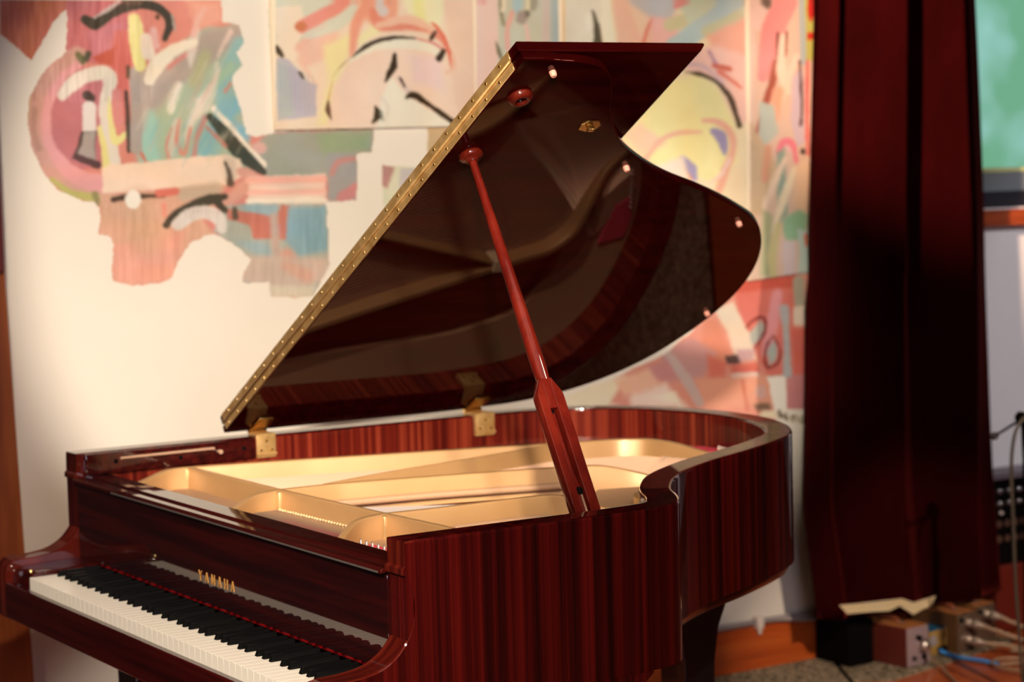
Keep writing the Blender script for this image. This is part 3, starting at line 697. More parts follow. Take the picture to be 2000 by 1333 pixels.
P([(165, 60), (240, 40), (250, 110), (180, 115)], (205, 128, 138), 16); P([(225, 60), (262, 60), (262, 245), (215, 235), (210, 130)], (212, 118, 112), 8)
P([(180, 112), (226, 90), (220, 128), (190, 124)], (190, 92, 76), 6)
P([(300, 0), (430, 0), (440, 48), (400, 60), (330, 130), (300, 90)], (222, 142, 128), 12); P([(365, 0), (432, 0), (440, 45), (385, 60)], (232, 168, 146), 20)
# blue-green field with diagonal sweeps
P([(262, 150), (330, 100), (400, 55), (478, 48), (478, 265), (520, 330), (300, 330), (265, 290)], (172, 184, 160), 12)
P([(262, 150), (330, 110), (400, 60), (470, 50), (475, 80), (350, 170), (265, 250)], (178, 162, 152), 14)
St([(470, 90), (440, 150), (440, 210)], 36, (146, 184, 182), 14); St([(466, 200), (440, 230), (470, 265)], 34, (132, 180, 196), 14); St([(430, 250), (400, 300), (410, 320)], 46, (134, 182, 190), 14)
St([(285, 235), (292, 320)], 44, (164, 200, 186), 16); St([(350, 180), (330, 220), (320, 280)], 30, (176, 190, 160), 14); St([(400, 110), (380, 160)], 26, (182, 178, 140), 12); St([(395, 190), (450, 130)], 20, (160, 190, 168), 10)
St([(330, 130), (290, 180), (270, 250)], 24, (190, 172, 162), 12, .8); St([(380, 95), (330, 130)], 10, (214, 140, 130), 8)
St([(385, 55), (375, 95), (372, 130)], [8, 22, 4], (226, 212, 200), 8, .9); St([(450, 62), (425, 110)], [10, 6], (220, 196, 186), 6); St([(400, 15), (385, 45), (378, 70)], [4, 14, 6], (232, 180, 166), 8)
St([(425, 125), (420, 160), (395, 205), (375, 235), (365, 280)], [6, 12, 30, 16, 6], (226, 214, 196), 8); St([(350, 168), (338, 190), (333, 215)], [16, 20, 14], (236, 224, 206), 8)
St([(345, 240), (335, 300)], [18, 12], (222, 206, 188), 10, .8); St([(350, 235), (345, 275), (360, 300), (372, 250)], [5, 8, 8, 6], (216, 140, 122), 6); St([(400, 230), (385, 270), (378, 312)], [12, 10, 8], (200, 138, 128), 6)
St([(335, 250), (325, 285), (330, 310)], 5, (214, 140, 124), 5); St([(450, 165), (440, 178)], 8, (214, 140, 120), 5); St([(270, 290), (290, 325)], [6, 9], (206, 118, 104), 5)
# ring at the left
RP = [(152, 108), (118, 130), (90, 165), (76, 205), (72, 250), (82, 295), (108, 335), (150, 362), (205, 368)]
P([(100, 160), (165, 130), (215, 150), (215, 320), (150, 335), (100, 290), (88, 230)], (188, 116, 122), 6)
St([(155, 115), (100, 155), (72, 210), (68, 260), (84, 310), (125, 350), (190, 384)], [24, 38, 34, 30, 30, 30, 18], (196, 186, 128), 4); St(RP, [36, 40, 38, 36, 36, 38, 40, 40, 42], (208, 158, 146), 6)
St([(165, 118), (128, 145), (104, 180), (90, 225), (96, 280), (126, 325), (170, 352), (225, 362)], [12, 16, 20, 18, 20, 26, 32, 34], (224, 160, 162), 6); St([(68, 215), (66, 255), (76, 290)], 12, (172, 132, 118), 8, .7)
St([(152, 105), (162, 118)], [10, 18], (120, 112, 80), 4); St([(172, 106), (168, 116)], 14, (92, 88, 70), 5)
St([(100, 350), (140, 378), (190, 388)], [8, 14, 16], (186, 178, 110), 4); St([(186, 380), (192, 396)], 12, (150, 140, 96), 4)
St([(122, 186), (140, 165), (170, 148), (205, 142), (216, 160), (206, 200), (208, 245), (216, 290), (226, 320)], [22, 28, 30, 26, 28, 24, 24, 28, 22], (222, 212, 200), 5)
St([(212, 190), (216, 235), (226, 275), (250, 258)], [4, 10, 18, 6], (226, 218, 150), 4); St([(195, 250), (203, 290), (208, 330)], [8, 14, 14], (224, 214, 146), 4)
St([(228, 182), (232, 235)], 20, (212, 140, 138), 6)
St([(170, 186), (178, 192)], 18, (78, 62, 56), 4, sm=False); St([(174, 210), (174, 250)], 26, (222, 214, 210), 4, sm=False)
P([(158, 258), (188, 258), (186, 325), (140, 310), (150, 290)], (74, 62, 60), 5); P([(164, 258), (186, 258), (188, 318), (150, 305), (158, 285)], (164, 154, 150), 6); St([(150, 306), (190, 322)], [10, 14], (84, 60, 62), 5)
St([(246, 180), (250, 230), (252, 295)], [6, 9, 8], (74, 64, 58), 5); St([(262, 140), (266, 200), (266, 290)], [20, 22, 24], (172, 160, 154), 5)
St([(262, 38), (268, 80), (274, 128)], [24, 32, 24], (226, 218, 150), 4); St([(286, 78), (290, 105)], 26, (238, 220, 206), 6); St([(300, 60), (306, 90)], 14, (226, 178, 176), 8)
St([(250, 130), (250, 150)], 7, (90, 80, 60), 4)
St([(166, 38), (186, 46), (215, 28), (250, 12), (290, 10), (318, 22), (332, 46), (322, 76)], [18, 26, 16, 20, 18, 18, 20, 12], (74, 66, 58), 4); St([(185, 34), (215, 16), (232, 2)], [6, 8, 6], (200, 190, 186), 3, .8); St([(245, 0), (275, 2)], 16, (104, 84, 72), 5)
St([(336, 30), (342, 60)], 6, (172, 164, 156), 4); Bl(308, 34, 6, 7, (120, 84, 70), 3)
St([(380, 84), (340, 98), (305, 128), (292, 156)], [14, 26, 32, 22], (240, 226, 206), 6)
# black diagonal and the beams
P([(523, 260), (731, 252), (728, 297), (698, 301), (697, 345), (520, 350), (495, 290)], (158, 162, 148), 8); P([(620, 262), (722, 258), (720, 292), (630, 305)], (148, 166, 134), 14); St([(560, 285), (620, 320)], 40, (160, 165, 156), 20, .7)
P([(697, 300), (697, 392), (640, 392), (640, 300)], (158, 158, 156), 8); St([(648, 340), (662, 316), (696, 310)], 9, (192, 138, 132), 6); St([(670, 385), (694, 372)], [24, 26], (198, 134, 134), 6)
Bl(505, 290, 16, 12, (214, 172, 164), 8)
St([(418, 212), (450, 250), (480, 290), (512, 322)], [10, 14, 16, 20], (240, 228, 210), 4); St([(410, 228), (440, 262), (470, 300), (515, 336)], [14, 26, 30, 14], (70, 72, 62), 4); St([(405, 250), (440, 285)], 8, (196, 128, 116), 6)
P([(200, 330), (215, 322), (440, 302), (470, 310), (475, 345), (440, 362), (220, 378), (200, 378)], (240, 212, 190), 5)
P([(436, 304), (460, 310), (462, 350), (440, 355)], (214, 190, 170), 8); St([(440, 318), (448, 340), (450, 358)], [5, 8, 14], (92, 78, 66), 5)
St([(470, 335), (490, 352), (455, 385), (430, 400)], [16, 30, 22, 14], (216, 160, 144), 6)
P([(486, 345), (636, 340), (636, 400), (484, 402)], (236, 205, 188), 5); St([(486, 352), (632, 350)], 13, (238, 176, 160), 6); St([(486, 376), (632, 374)], 8, (238, 180, 164), 5); St([(486, 394), (634, 392)], 12, (240, 226, 206), 5)
# lower bodies
P([(195, 380), (440, 362), (420, 400), (400, 430), (418, 457), (372, 475), (346, 515), (336, 546), (262, 559), (219, 549), (220, 477), (193, 457)], (216, 168, 144), 8)
P([(220, 480), (360, 450), (350, 510), (336, 548), (262, 561), (219, 551)], (228, 164, 146), 18); St([(270, 400), (290, 470)], 60, (206, 168, 140), 30, .6); St([(360, 380), (420, 370)], 26, (196, 172, 152), 12)
St([(222, 390), (250, 385), (320, 382)], [10, 12, 8], (80, 58, 44), 5); St([(310, 378), (342, 374)], 16, (214, 116, 100), 6); Bl(260, 389, 16, 19, (240, 230, 216), 4); St([(320, 400), (322, 420)], 8, (230, 150, 130), 6)
P([(440, 400), (640, 398), (645, 514), (614, 579), (528, 579), (474, 550), (488, 508), (440, 468), (418, 452)], (172, 176, 168), 8)
P([(560, 408), (636, 402), (640, 490), (585, 500), (555, 470)], (138, 172, 186), 10); P([(470, 400), (540, 400), (540, 425), (490, 425)], (152, 178, 186), 8); P([(460, 470), (520, 475), (540, 500), (500, 500)], (156, 178, 184), 10)
P([(440, 405), (490, 415), (540, 425), (550, 400), (564, 402), (558, 468), (495, 466), (488, 440), (445, 428)], (198, 122, 108), 5); St([(535, 425), (540, 500)], 16, (190, 168, 158), 8); St([(560, 500), (580, 530)], 28, (214, 160, 144), 12)
P([(476, 500), (640, 505), (640, 545), (560, 580), (474, 548)], (202, 180, 168), 14); St([(560, 520), (600, 540)], 24, (214, 164, 146), 14, .8); P([(525, 556), (614, 560), (610, 582), (528, 580)], (214, 202, 184), 8)
St([(325, 440), (340, 420), (375, 402), (410, 390), (440, 384)], [12, 12, 16, 22, 12], (72, 66, 54), 4); St([(425, 395), (438, 410)], 16, (72, 66, 54), 4); St([(347, 440), (370, 422), (400, 416), (425, 425), (434, 446)], [22, 28, 26, 28, 20], (218, 210, 204), 5)
for q in range(9): St([(362+q*8, 414-math.sin(q/2.6)*6), (366+q*7, 426)], 1.6, (160, 150, 144), 2, .5)
St([(458, 408), (460, 424)], [10, 12], (96, 82, 70), 5)
# slivers right of the gap, next to the lid
R2 = [(746, 322), (812, 326), (812, 380), (775, 410), (746, 400)]
P(R2, (216, 216, 190), 3, cut=True); P([(746, 322), (772, 326), (756, 368), (746, 362)], (186, 140, 134), 4); P([(782, 330), (812, 330), (812, 360), (780, 370)], (196, 190, 190), 6)
R3 = [(834, 248), (905, 248), (880, 300), (834, 300)]; P(R3, (206, 178, 140), 3, cut=True)
R4 = [(521, 18), (536, 12), (536, 112), (529, 112), (523, 70)]; P(R4, (198, 208, 192), 3, cut=True)
# lower right panel
R5 = [(1060, 792), (1120, 768), (1200, 738), (1300, 690), (1380, 620), (1430, 560), (1455, 545), (1600, 532), (1600, 800), (1536, 800), (1535, 735), (1500, 738), (1508, 780), (1519, 822), (1480, 822), (1380, 812), (1240, 800), (1060, 806)]
P(R5, (224, 150, 132), 3, cut=True)
P([(1430, 556), (1552, 537), (1552, 735), (1500, 738), (1480, 700), (1440, 600)], (218, 118, 106), 5); P([(1440, 550), (1552, 536), (1552, 560), (1440, 572)], (206, 92, 76), 8)
St([(1518, 575), (1508, 640), (1494, 690)], [20, 24, 16], (226, 152, 156), 8); St([(1560, 550), (1562, 590)], 22, (178, 168, 150), 6); P([(1549, 600), (1580, 598), (1580, 638), (1549, 636)], (232, 212, 196), 4); P([(1546, 642), (1580, 640), (1580, 735), (1550, 735)], (216, 108, 96), 5)
P([(1534, 735), (1580, 730), (1580, 798), (1538, 799)], (204, 134, 136), 5); P([(1500, 735), (1534, 733), (1536, 815), (1514, 815)], (216, 202, 184), 4)
P([(1462, 655), (1485, 626), (1495, 640), (1490, 658), (1468, 678), (1458, 664)], (176, 176, 168), 4); St([(1455, 645), (1466, 630), (1490, 620), (1495, 645), (1480, 672), (1470, 690)], 4, (122, 44, 42), 3)
P([(1510, 662), (1520, 680), (1516, 706), (1502, 715), (1497, 690)], (176, 178, 172), 4); St([(1510, 656), (1524, 685), (1518, 710), (1500, 718), (1494, 700), (1498, 675), (1510, 656)], 5, (122, 44, 42), 3)
St([(1532, 604), (1536, 660), (1538, 730)], [20, 12, 18], (178, 176, 176), 5)
P([(1395, 605), (1432, 590), (1462, 650), (1478, 702), (1440, 704), (1420, 650)], (230, 208, 188), 6); P([(1375, 625), (1400, 625), (1425, 690), (1410, 740), (1370, 690)], (220, 140, 116), 8); P([(1440, 684), (1476, 682), (1472, 704), (1440, 706)], (204, 164, 166), 5)
P([(1416, 696), (1440, 694), (1446, 710), (1420, 712)], (92, 66, 64), 4); P([(1425, 715), (1480, 708), (1486, 730), (1430, 732)], (218, 112, 98), 6); P([(1427, 730), (1482, 728), (1486, 757), (1432, 756)], (226, 202, 192), 4)
P([(1290, 690), (1350, 660), (1400, 690), (1370, 740), (1300, 745)], (200, 148, 146), 10); P([(1265, 716), (1320, 700), (1330, 740), (1280, 745)], (206, 140, 138), 8); P([(1380, 690), (1420, 710), (1415, 740), (1385, 740)], (220, 120, 104), 8); St([(1303, 690), (1335, 735), (1366, 785)], [14, 20, 20], (204, 176, 172), 6)
P([(1360, 740), (1500, 735), (1512, 790), (1380, 800)], (230, 160, 136), 10); Bl(1486, 765, 11, 13, (216, 170, 162), 4); P([(1470, 790), (1502, 787), (1506, 800), (1478, 803)], (136, 104, 84), 4); St([(1450, 745), (1460, 800)], 6, (208, 120, 100), 5); P([(1490, 803), (1512, 803), (1518, 818), (1480, 815)], (240, 222, 192), 4)
P([(1060, 790), (1180, 740), (1225, 735), (1190, 790), (1240, 800), (1060, 806)], (240, 224, 196), 10); P([(1200, 745), (1265, 722), (1300, 760), (1220, 775)], (238, 186, 160), 12); P([(1230, 772), (1300, 750), (1345, 798), (1230, 796)], (242, 214, 198), 12); P([(1270, 775), (1320, 765), (1330, 796)], (244, 232, 208), 8)
Mu.streaks(0, 0, 300, 200, 26); Mu.streaks(190, 400, 640, 580, 14); Mu.streaks(480, 340, 640, 402, 14, NH)
_q = np.random.RandomState(11)
for k_ in range(90):
    a = _q.rand(); cx_ = 290+a*170+_q.randn()*8; cy_ = 90+_q.rand()*210
    if cy_ < 250-1.0*(cx_-250) or cx_ > 470: continue
    L_ = 14+_q.rand()*30; c_ = [(190, 196, 172), (146, 186, 180), (214, 206, 188), (178, 166, 152), (150, 180, 150), (206, 156, 140), (128, 176, 190)][_q.randint(7)]
    St([(cx_+L_*.45, cy_-L_*.8), (cx_+L_*.05, cy_), (cx_-L_*.35, cy_+L_*.75)], [1, 3+_q.rand()*7, 1], c_, 5, .30)
_l = smooth_noise(26, 26); _l2 = smooth_noise(40, 14)
for ch_, cc in ((0, 16), (1, 9), (2, 11)): Mu.rgb[..., ch_] += _l*cc + _l2*8*(ch_-1) + NZ*5
# handwriting below the panel
for pts in ([(1522, 803), (1524, 818)], [(1524, 815), (1529, 811), (1533, 818)], [(1537, 813), (1538, 820)], [(1536, 808), (1537, 809)], [(1546, 812), (1549, 823)], [(1548, 815), (1554, 812), (1558, 823)], [(1570, 813), (1563, 818), (1566, 826), (1571, 820)], [(1571, 813), (1575, 835), (1573, 850)]):
    q = [(a, b) for a, b in pts]; St(q, 3, (96, 80, 64), 2, .9); P([(min(a for a, b in q)-3, min(b for a, b in q)-3), (max(a for a, b in q)+3, min(b for a, b in q)-3), (max(a for a, b in q)+3, max(b for a, b in q)+3), (min(a for a, b in q)-3, max(b for a, b in q)+3)], None, 2, cut=True)

Ca = Chart((240, 218, 196)); P = Ca.poly; St = Ca.stroke; Bl = Ca.blob
# canvas one: the arch
P([(530, 0), (700, 0), (640, 60), (560, 110), (530, 100)], (216, 216, 196), 10); P([(536, 14), (590, 10), (595, 60), (575, 90), (620, 150), (610, 165), (580, 140), (540, 100)], (240, 224, 204), 6)
St([(640, 60), (600, 85), (585, 95)], [20, 24, 14], (238, 184, 168), 10); St([(705, -5), (650, 20), (590, 52)], [18, 26, 26], (234, 152, 138), 6); Bl(587, 52, 12, 9, (206, 128, 92), 6)
St([(690, 20), (650, 55), (600, 74)], [24, 22, 4], (216, 218, 200), 8); P([(590, 85), (660, 60), (668, 100), (600, 130), (620, 170), (580, 120)], (240, 196, 176), 12)
P([(632, 90), (690, 60), (680, 110), (660, 160), (640, 245), (620, 245), (640, 160)], (240, 230, 176), 14); P([(690, 80), (730, 45), (745, 60), (700, 90)], (238, 230, 180), 10)
P([(730, 0), (780, 0), (775, 30), (790, 60), (730, 50), (700, 30)], (236, 170, 144), 10); St([(720, 0), (695, 50), (688, 110)], [22, 22, 10], (236, 164, 140), 8)
P([(785, 0), (870, 0), (860, 60), (800, 30)], (240, 236, 198), 10); St([(815, 0), (822, 40)], 20, (236, 234, 166), 12); P([(866, 0), (929, 0), (929, 255), (870, 250), (880, 100)], (240, 208, 186), 10)
P([(640, 245), (650, 170), (690, 115), (770, 82), (850, 95), (880, 140), (900, 248)], (242, 214, 194), 8); P([(800, 110), (860, 110), (870, 180), (810, 160)], (238, 210, 206), 14)
St([(685, 118), (720, 92), (770, 84), (830, 90), (862, 104)], [8, 20, 20, 18, 14], (238, 232, 212), 6)
St([(728, 22), (745, 48), (800, 52), (846, 62), (872, 92), (884, 128)], [14, 24, 14, 12, 10, 8], (230, 146, 124), 6); St([(738, 50), (800, 38), (848, 60)], [10, 18, 10], (240, 196, 172), 8); St([(742, 12), (748, 22)], 20, (216, 206, 204), 6); St([(742, 0), (760, 1)], 12, (96, 84, 76), 4)
St([(690, 110), (715, 90), (745, 78), (780, 73), (812, 75)], [4, 7, 7, 6, 4], (66, 52, 42), 3); St([(812, 75), (845, 84), (866, 98)], [3, 4, 5], (214, 120, 120), 3); St([(650, 150), (670, 125), (690, 110)], 3, (140, 112, 84), 3, .7); St([(640, 200), (650, 155)], 3, (206, 160, 110), 3)
St([(850, 62), (842, 76)], [5, 7], (74, 50, 40), 3); St([(866, 100), (858, 114)], [10, 12], (60, 46, 36), 3); St([(842, 44), (856, 56), (872, 85), (884, 130)], [3, 8, 6, 4], (226, 116, 92), 4); St([(884, 110), (886, 132), (872, 142)], 6, (236, 190, 166), 4)
P([(541, 112), (560, 115), (580, 132), (602, 160), (620, 165), (617, 226), (590, 230), (542, 236)], (192, 186, 198), 5); P([(541, 120), (560, 125), (575, 225), (544, 234)], (190, 194, 190), 8)
for q in range(8): St([(548+q*9, 128+q*3), (550+q*9, 215)], [3, 1], (160, 164, 184), 4, .5)
St([(540, 92), (546, 102), (552, 110)], [8, 12, 5], (78, 66, 46), 4); St([(585, 142), (592, 152)], 6, (82, 76, 60), 3)
St([(641, 196), (641, 215), (647, 234)], [3, 11, 4], (112, 84, 64), 3)
P([(763, 148), (778, 165), (800, 190), (880, 240), (890, 250), (735, 250), (745, 190)], (238, 232, 214), 6); St([(771, 106), (768, 130), (760, 146), (752, 160)], [5, 16, 12, 3], (58, 42, 24), 3)
St([(778, 152), (790, 170), (800, 180)], [8, 10, 10], (222, 200, 192), 5); St([(781, 152), (790, 168)], [3, 6], (74, 44, 34), 2); St([(792, 192), (808, 186), (842, 208), (885, 238)], [4, 14, 9, 10], (66, 48, 30), 3); St([(733, 208), (738, 225), (728, 240)], [4, 18, 4], (66, 52, 30), 3); St([(744, 220), (748, 235)], 6, (150, 150, 136), 4); St([(745, 190), (758, 210), (752, 235)], 7, (226, 214, 200), 5, .8)
# canvas two
P([(929, -10), (972, -10), (985, 100), (975, 250), (929, 250)], (238, 208, 198), 5); P([(972, -10), (1097, -10), (1097, 250), (975, 250)], (206, 206, 186), 6); St([(935, 0), (945, 2)], 14, (232, 166, 166), 5)
St([(978, 0), (980, 30), (984, 48)], [8, 10, 8], (148, 142, 116), 6); St([(985, 5), (982, 20)], 10, (238, 226, 204), 4); St([(1012, 0), (1010, 20)], [26, 16], (178, 206, 212), 6); Bl(1020, 34, 12, 14, (172, 158, 150), 6); Bl(1030, 26, 6, 8, (130, 122, 110), 5)
St([(1034, 0), (1032, 16)], 9, (240, 228, 196), 4); St([(1046, 0), (1040, 16)], [20, 12], (168, 164, 146), 6); St([(1000, 25), (990, 60), (992, 95)], [10, 10, 8], (236, 176, 162), 5); St([(1028, 50), (1032, 80)], 8, (236, 196, 184), 5); St([(968, 80), (974, 100), (980, 118)], [3, 10, 3], (128, 122, 100), 3)
St([(1068, 0), (1066, 90)], 14, (214, 196, 186), 8); St([(1085, 0), (1086, 90)], 18, (178, 190, 188), 8)
# canvas three
P([(1097, -10), (1464, -10), (1464, 520), (1097, 520)], (240, 220, 184), 4); P([(1104, 0), (1180, 0), (1170, 90), (1104, 90)], (232, 222, 202), 8); St([(1100, 0), (1100, 90)], 6, (238, 200, 150), 3); St([(1158, 22), (1164, 45), (1168, 85)], [4, 9, 20], (92, 82, 64), 5); St([(1148, 30), (1150, 55)], 10, (240, 232, 214), 5); St([(1182, 0), (1190, 85)], [16, 26], (240, 232, 208), 5)
P([(1196, 0), (1300, 0), (1310, 90), (1208, 90)], (238, 190, 166), 8); P([(1225, 0), (1262, 0), (1270, 60), (1260, 88), (1240, 40)], (238, 204, 178), 8); St([(1288, 20), (1268, 50), (1256, 88)], [6, 8, 6], (226, 134, 116), 6); P([(1275, 20), (1320, 30), (1330, 90), (1270, 90)], (240, 186, 178), 12)
P([(1222, 0), (1330, 0), (1310, 35), (1265, 30)], (196, 190, 190), 10); St([(1310, 48), (1340, 40)], 26, (212, 202, 160), 8); P([(1320, 0), (1464, 0), (1464, 60), (1360, 70)], (208, 214, 188), 8); St([(1450, -10), (1390, 40), (1320, 90)], [34, 34, 40], (186, 204, 204), 6); St([(1320, 12), (1345, 2)], 10, (230, 150, 140), 6); St([(1380, 62), (1440, 30)], 18, (202, 202, 168), 8)
P([(1380, 70), (1464, 30), (1464, 130), (1400, 120)], (238, 178, 156), 12); P([(1340, 95), (1400, 90), (1464, 110), (1464, 240), (1440, 240), (1400, 160), (1340, 140)], (240, 196, 184), 10)
P([(1215, 270), (1310, 160), (1360, 145), (1400, 170), (1432, 240), (1440, 330), (1400, 360), (1300, 330), (1250, 300)], (240, 228, 166), 12); P([(1215, 262), (1250, 240), (1300, 280), (1255, 305)], (240, 204, 176), 14)
St([(1338, 141), (1370, 146), (1400, 160), (1425, 190), (1438, 225), (1444, 245)], [4, 8, 8, 11, 9, 12], (88, 72, 54), 4); St([(1345, 125), (1375, 130), (1410, 160)], [8, 10, 6], (214, 180, 186), 6); St([(1385, 100), (1400, 130)], [4, 10], (172, 134, 160), 6); St([(1395, 128), (1425, 135)], 9, (206, 110, 90), 5); St([(1405, 140), (1430, 158), (1448, 172)], [10, 6, 4], (220, 130, 112), 5)
St([(1375, 236), (1400, 238), (1425, 258), (1432, 290), (1415, 340), (1405, 370)], [10, 12, 14, 12, 20, 16], (236, 176, 154), 6); St([(1393, 256), (1408, 268), (1416, 300)], [14, 24, 8], (160, 146, 182), 5); St([(1334, 312), (1350, 330), (1358, 350)], [14, 20, 8], (166, 156, 192), 5); St([(1330, 320), (1350, 350)], 4, (206, 130, 110), 4)
St([(1260, 312), (1290, 275), (1325, 260), (1370, 258)], [10, 10, 8, 6], (236, 180, 158), 6); P([(1385, 262), (1405, 300), (1405, 345), (1375, 325), (1385, 290)], (244, 232, 172), 4); St([(1425, 310), (1410, 340), (1390, 355)], 7, (240, 206, 196), 4); P([(1270, 330), (1335, 305), (1345, 350), (1380, 380), (1320, 360)], (240, 222, 206), 10); P([(1430, 320), (1464, 320), (1464, 420), (1410, 390)], (238, 218, 186), 10)
# canvas four
P([(1464, -10), (1600, -10), (1600, 560), (1464, 560)], (222, 188, 166), 3); P([(1464, 0), (1500, 0), (1490, 60), (1475, 60), (1470, 240), (1464, 240)], (230, 200, 186), 6); St([(1480, -4), (1500, 10)], 14, (120, 100, 84), 6); St([(1538, 0), (1510, 60), (1490, 150)], [44, 46, 22], (232, 148, 142), 6); St([(1566, 0), (1570, 120)], 14, (176, 186, 184), 5); P([(1572, 0), (1600, 0), (1600, 120), (1574, 120)], (190, 186, 96), 4); Bl(1584, 20, 6, 24, (200, 40, 36), 4); Bl(1582, 70, 6, 8, (204, 44, 36), 4)
St([(1518, 125), (1500, 190), (1478, 260)], [18, 14, 8], (170, 92, 72), 5); St([(1520, 66), (1518, 120)], 5, (120, 60, 50), 4); St([(1537, 62), (1534, 110)], 4, (130, 70, 56), 3); St([(1528, 70), (1526, 140), (1540, 180)], [8, 20, 10], (240, 210, 188), 6); St([(1556, 110), (1536, 170), (1522, 210)], [10, 14, 6], (240, 206, 184), 5); St([(1520, 180), (1510, 230)], 22, (232, 170, 140), 8)
P([(1484, 200), (1512, 205), (1520, 260), (1490, 290), (1480, 260)], (186, 192, 180), 6); St([(1472, 280), (1472, 294)], 7, (66, 42, 38), 3); P([(1548, 150), (1568, 130), (1572, 280), (1556, 290), (1545, 230)], (206, 184, 192), 6); St([(1562, 120), (1566, 200), (1564, 245)], [4, 5, 4], (88, 56, 52), 3); St([(1578, 120), (1576, 200), (1578, 300)], 8, (226, 116, 108), 4)
St([(1520, 300), (1530, 278), (1548, 282), (1556, 318)], [8, 14, 14, 8], (236, 132, 142), 5); St([(1536, 285), (1548, 300)], 3, (240, 190, 190), 3); Bl(1568, 296, 6, 7, (56, 44, 46), 4); P([(1466, 240), (1500, 290), (1520, 330), (1490, 420), (1466, 420)], (206, 176, 144), 8); St([(1500, 290), (1494, 350)], 14, (214, 156, 128), 8)
P([(1518, 300), (1532, 290), (1538, 420), (1520, 440)], (150, 166, 148), 8); St([(1552, 330), (1530, 390), (1508, 455)], [10, 16, 8], (236, 216, 184), 5); St([(1534, 310), (1510, 360), (1494, 405)], [8, 14, 10], (236, 208, 184), 6); P([(1556, 320), (1580, 310), (1580, 440), (1550, 400)], (232, 196, 166), 8)
P([(1526, 430), (1560, 408), (1580, 420), (1570, 470), (1536, 470)], (150, 186, 150), 8); P([(1490, 410), (1510, 420), (1506, 540), (1485, 540)], (178, 176, 136), 8); St([(1520, 440), (1508, 500), (1512, 545)], [12, 18, 10], (206, 192, 140), 6); P([(1528, 472), (1556, 470), (1556, 540), (1530, 545)], (212, 192, 192), 6); P([(1560, 450), (1582, 450), (1582, 540), (1560, 540)], (190, 206, 200), 5); Bl(1574, 470, 4, 14, (212, 124, 100), 4)

_l = smooth_noise(24, 30); _l2 = smooth_noise(16, 44)
for ch_, cc in ((0, 10), (1, 13), (2, 14)): Ca.rgb[..., ch_] += _l*cc + _l2*9*(ch_-1) + NZ*4
def to_lin(a):
    a = np.clip(a/255., 0, 1); return np.where(a <= .04045, a/12.92, ((a+.055)/1.055)**2.4)
PAINT_K = .86
def sheet(name, ch, m_, y, x0, y0, x1, y1, mask=False, back=0.0, parent=None):
    """front of a painted surface as a fine grid with the paint as vertex colours"""
    j0, j1, i0, i1 = int(max(0, x0)/S), int(min(x1/S, GW-1)), int(max(0, y0)/S), int(min(y1/S, GH-1))
    ii, jj = np.mgrid[i0:i1+1, j0:j1+1]; H_, W_ = ii.shape
    px = jj.ravel()*S; py = ii.ravel()*S
    a = (px-1000)/FPX; b = (py-666.5)/FPX
    d = np.array(_fw)[None] + a[:, None]*np.array(_r2)[None] - b[:, None]*np.array(_u2)[None]
    t = (y-CAM[1])/d[:, 1]; co = np.array(CAM)[None] + d*t[:, None]; co[:, 1] = y
    idx = np.arange(H_*W_).reshape(H_, W_); q = np.stack([idx[:-1, :-1], idx[1:, :-1], idx[1:, 1:], idx[:-1, 1:]], -1).reshape(-1, 4)
    if mask:
        al = ch.a[i0:i1+1, j0:j1+1].ravel(); keep = (al[q].min(1) > .3); q = q[keep]
    used = np.unique(q); rm = np.full(H_*W_, -1); rm[used] = np.arange(len(used)); q = rm[q]; co = co[used]
    col = to_lin(ch.rgb[i0:i1+1, j0:j1+1].reshape(-1, 3)[used])*PAINT_K
    me = bpy.data.meshes.new(name); me.vertices.add(len(co)); me.vertices.foreach_set('co', co.ravel())
    me.loops.add(q.size); me.loops.foreach_set('vertex_index', q.ravel().astype(np.int32)); me.polygons.add(len(q))
    me.polygons.foreach_set('loop_start', np.arange(0, q.size, 4, dtype=np.int32)); me.polygons.foreach_set('loop_total', np.full(len(q), 4, np.int32)); me.update(calc_edges=True)
    at = me.color_attributes.new('Col', 'FLOAT_COLOR', 'POINT'); at.data.foreach_set('color', np.c_[col, np.ones(len(col))].astype(np.float32).ravel())
    return link(name, me, m_, parent)
mur = sheet('mural', Mu, M_paint, WY-.0012, 0, 0, 1600, 852, True, parent=wall_back); mur['label'] = 'abstract pink, teal and black brushwork painted straight on the wall'
def canvas(name, px0, px1, pyb, label, pyb2=None, group='unframed canvases hung on the wall'):
    xa, zb = onY(px0, pyb, WY-.016); xb, zc = onY(px1, pyb2 or pyb, WY-.016); ztop = 2.5
    root = empty(name, ((xa+xb)/2, WY-.015, min(zb, zc)), label, 'painting', group)
    fr = MB(); fr.prism([(xa, zb), (xb, zc), (xb, ztop), (xa, ztop)], 'y', WY-.0153, WY-.001); f = fr.build('stretcher_frame', mat('canvas_edge', srgb(240, 222, 196), .8))
    sh = sheet('painted_face', Ca, M_canvas, WY-.0162, px0, 0, px1, max(pyb, pyb2 or 0))
    # trim the sheet to the canvas outline
    me = sh.data; co = np.empty(len(me.vertices)*3); me.vertices.foreach_get('co', co); co = co.reshape(-1, 3)
    co[:, 0] = np.clip(co[:, 0], xa, xb); zl = zb+(zc-zb)*(co[:, 0]-xa)/(xb-xa); co[:, 2] = np.maximum(co[:, 2], zl)
    zt = co[:, 2].max(); top = co[:, 2] > zt-.015; co[top, 2] = ztop
    me.vertices.foreach_set('co', co.ravel()); me.update()
    under(root, [f, sh]); return root
canvas('painting', 538, 929, 254, 'pale canvas of a black-edged pink arch, leftmost in the row above the piano', 246)
canvas('painting', 930, 1096, 246, 'narrow grey-green canvas between the arch canvas and the yellow canvas', 244)
canvas('painting', 1098.5, 1463, 520, 'large yellow and pink canvas behind the raised lid', 516)
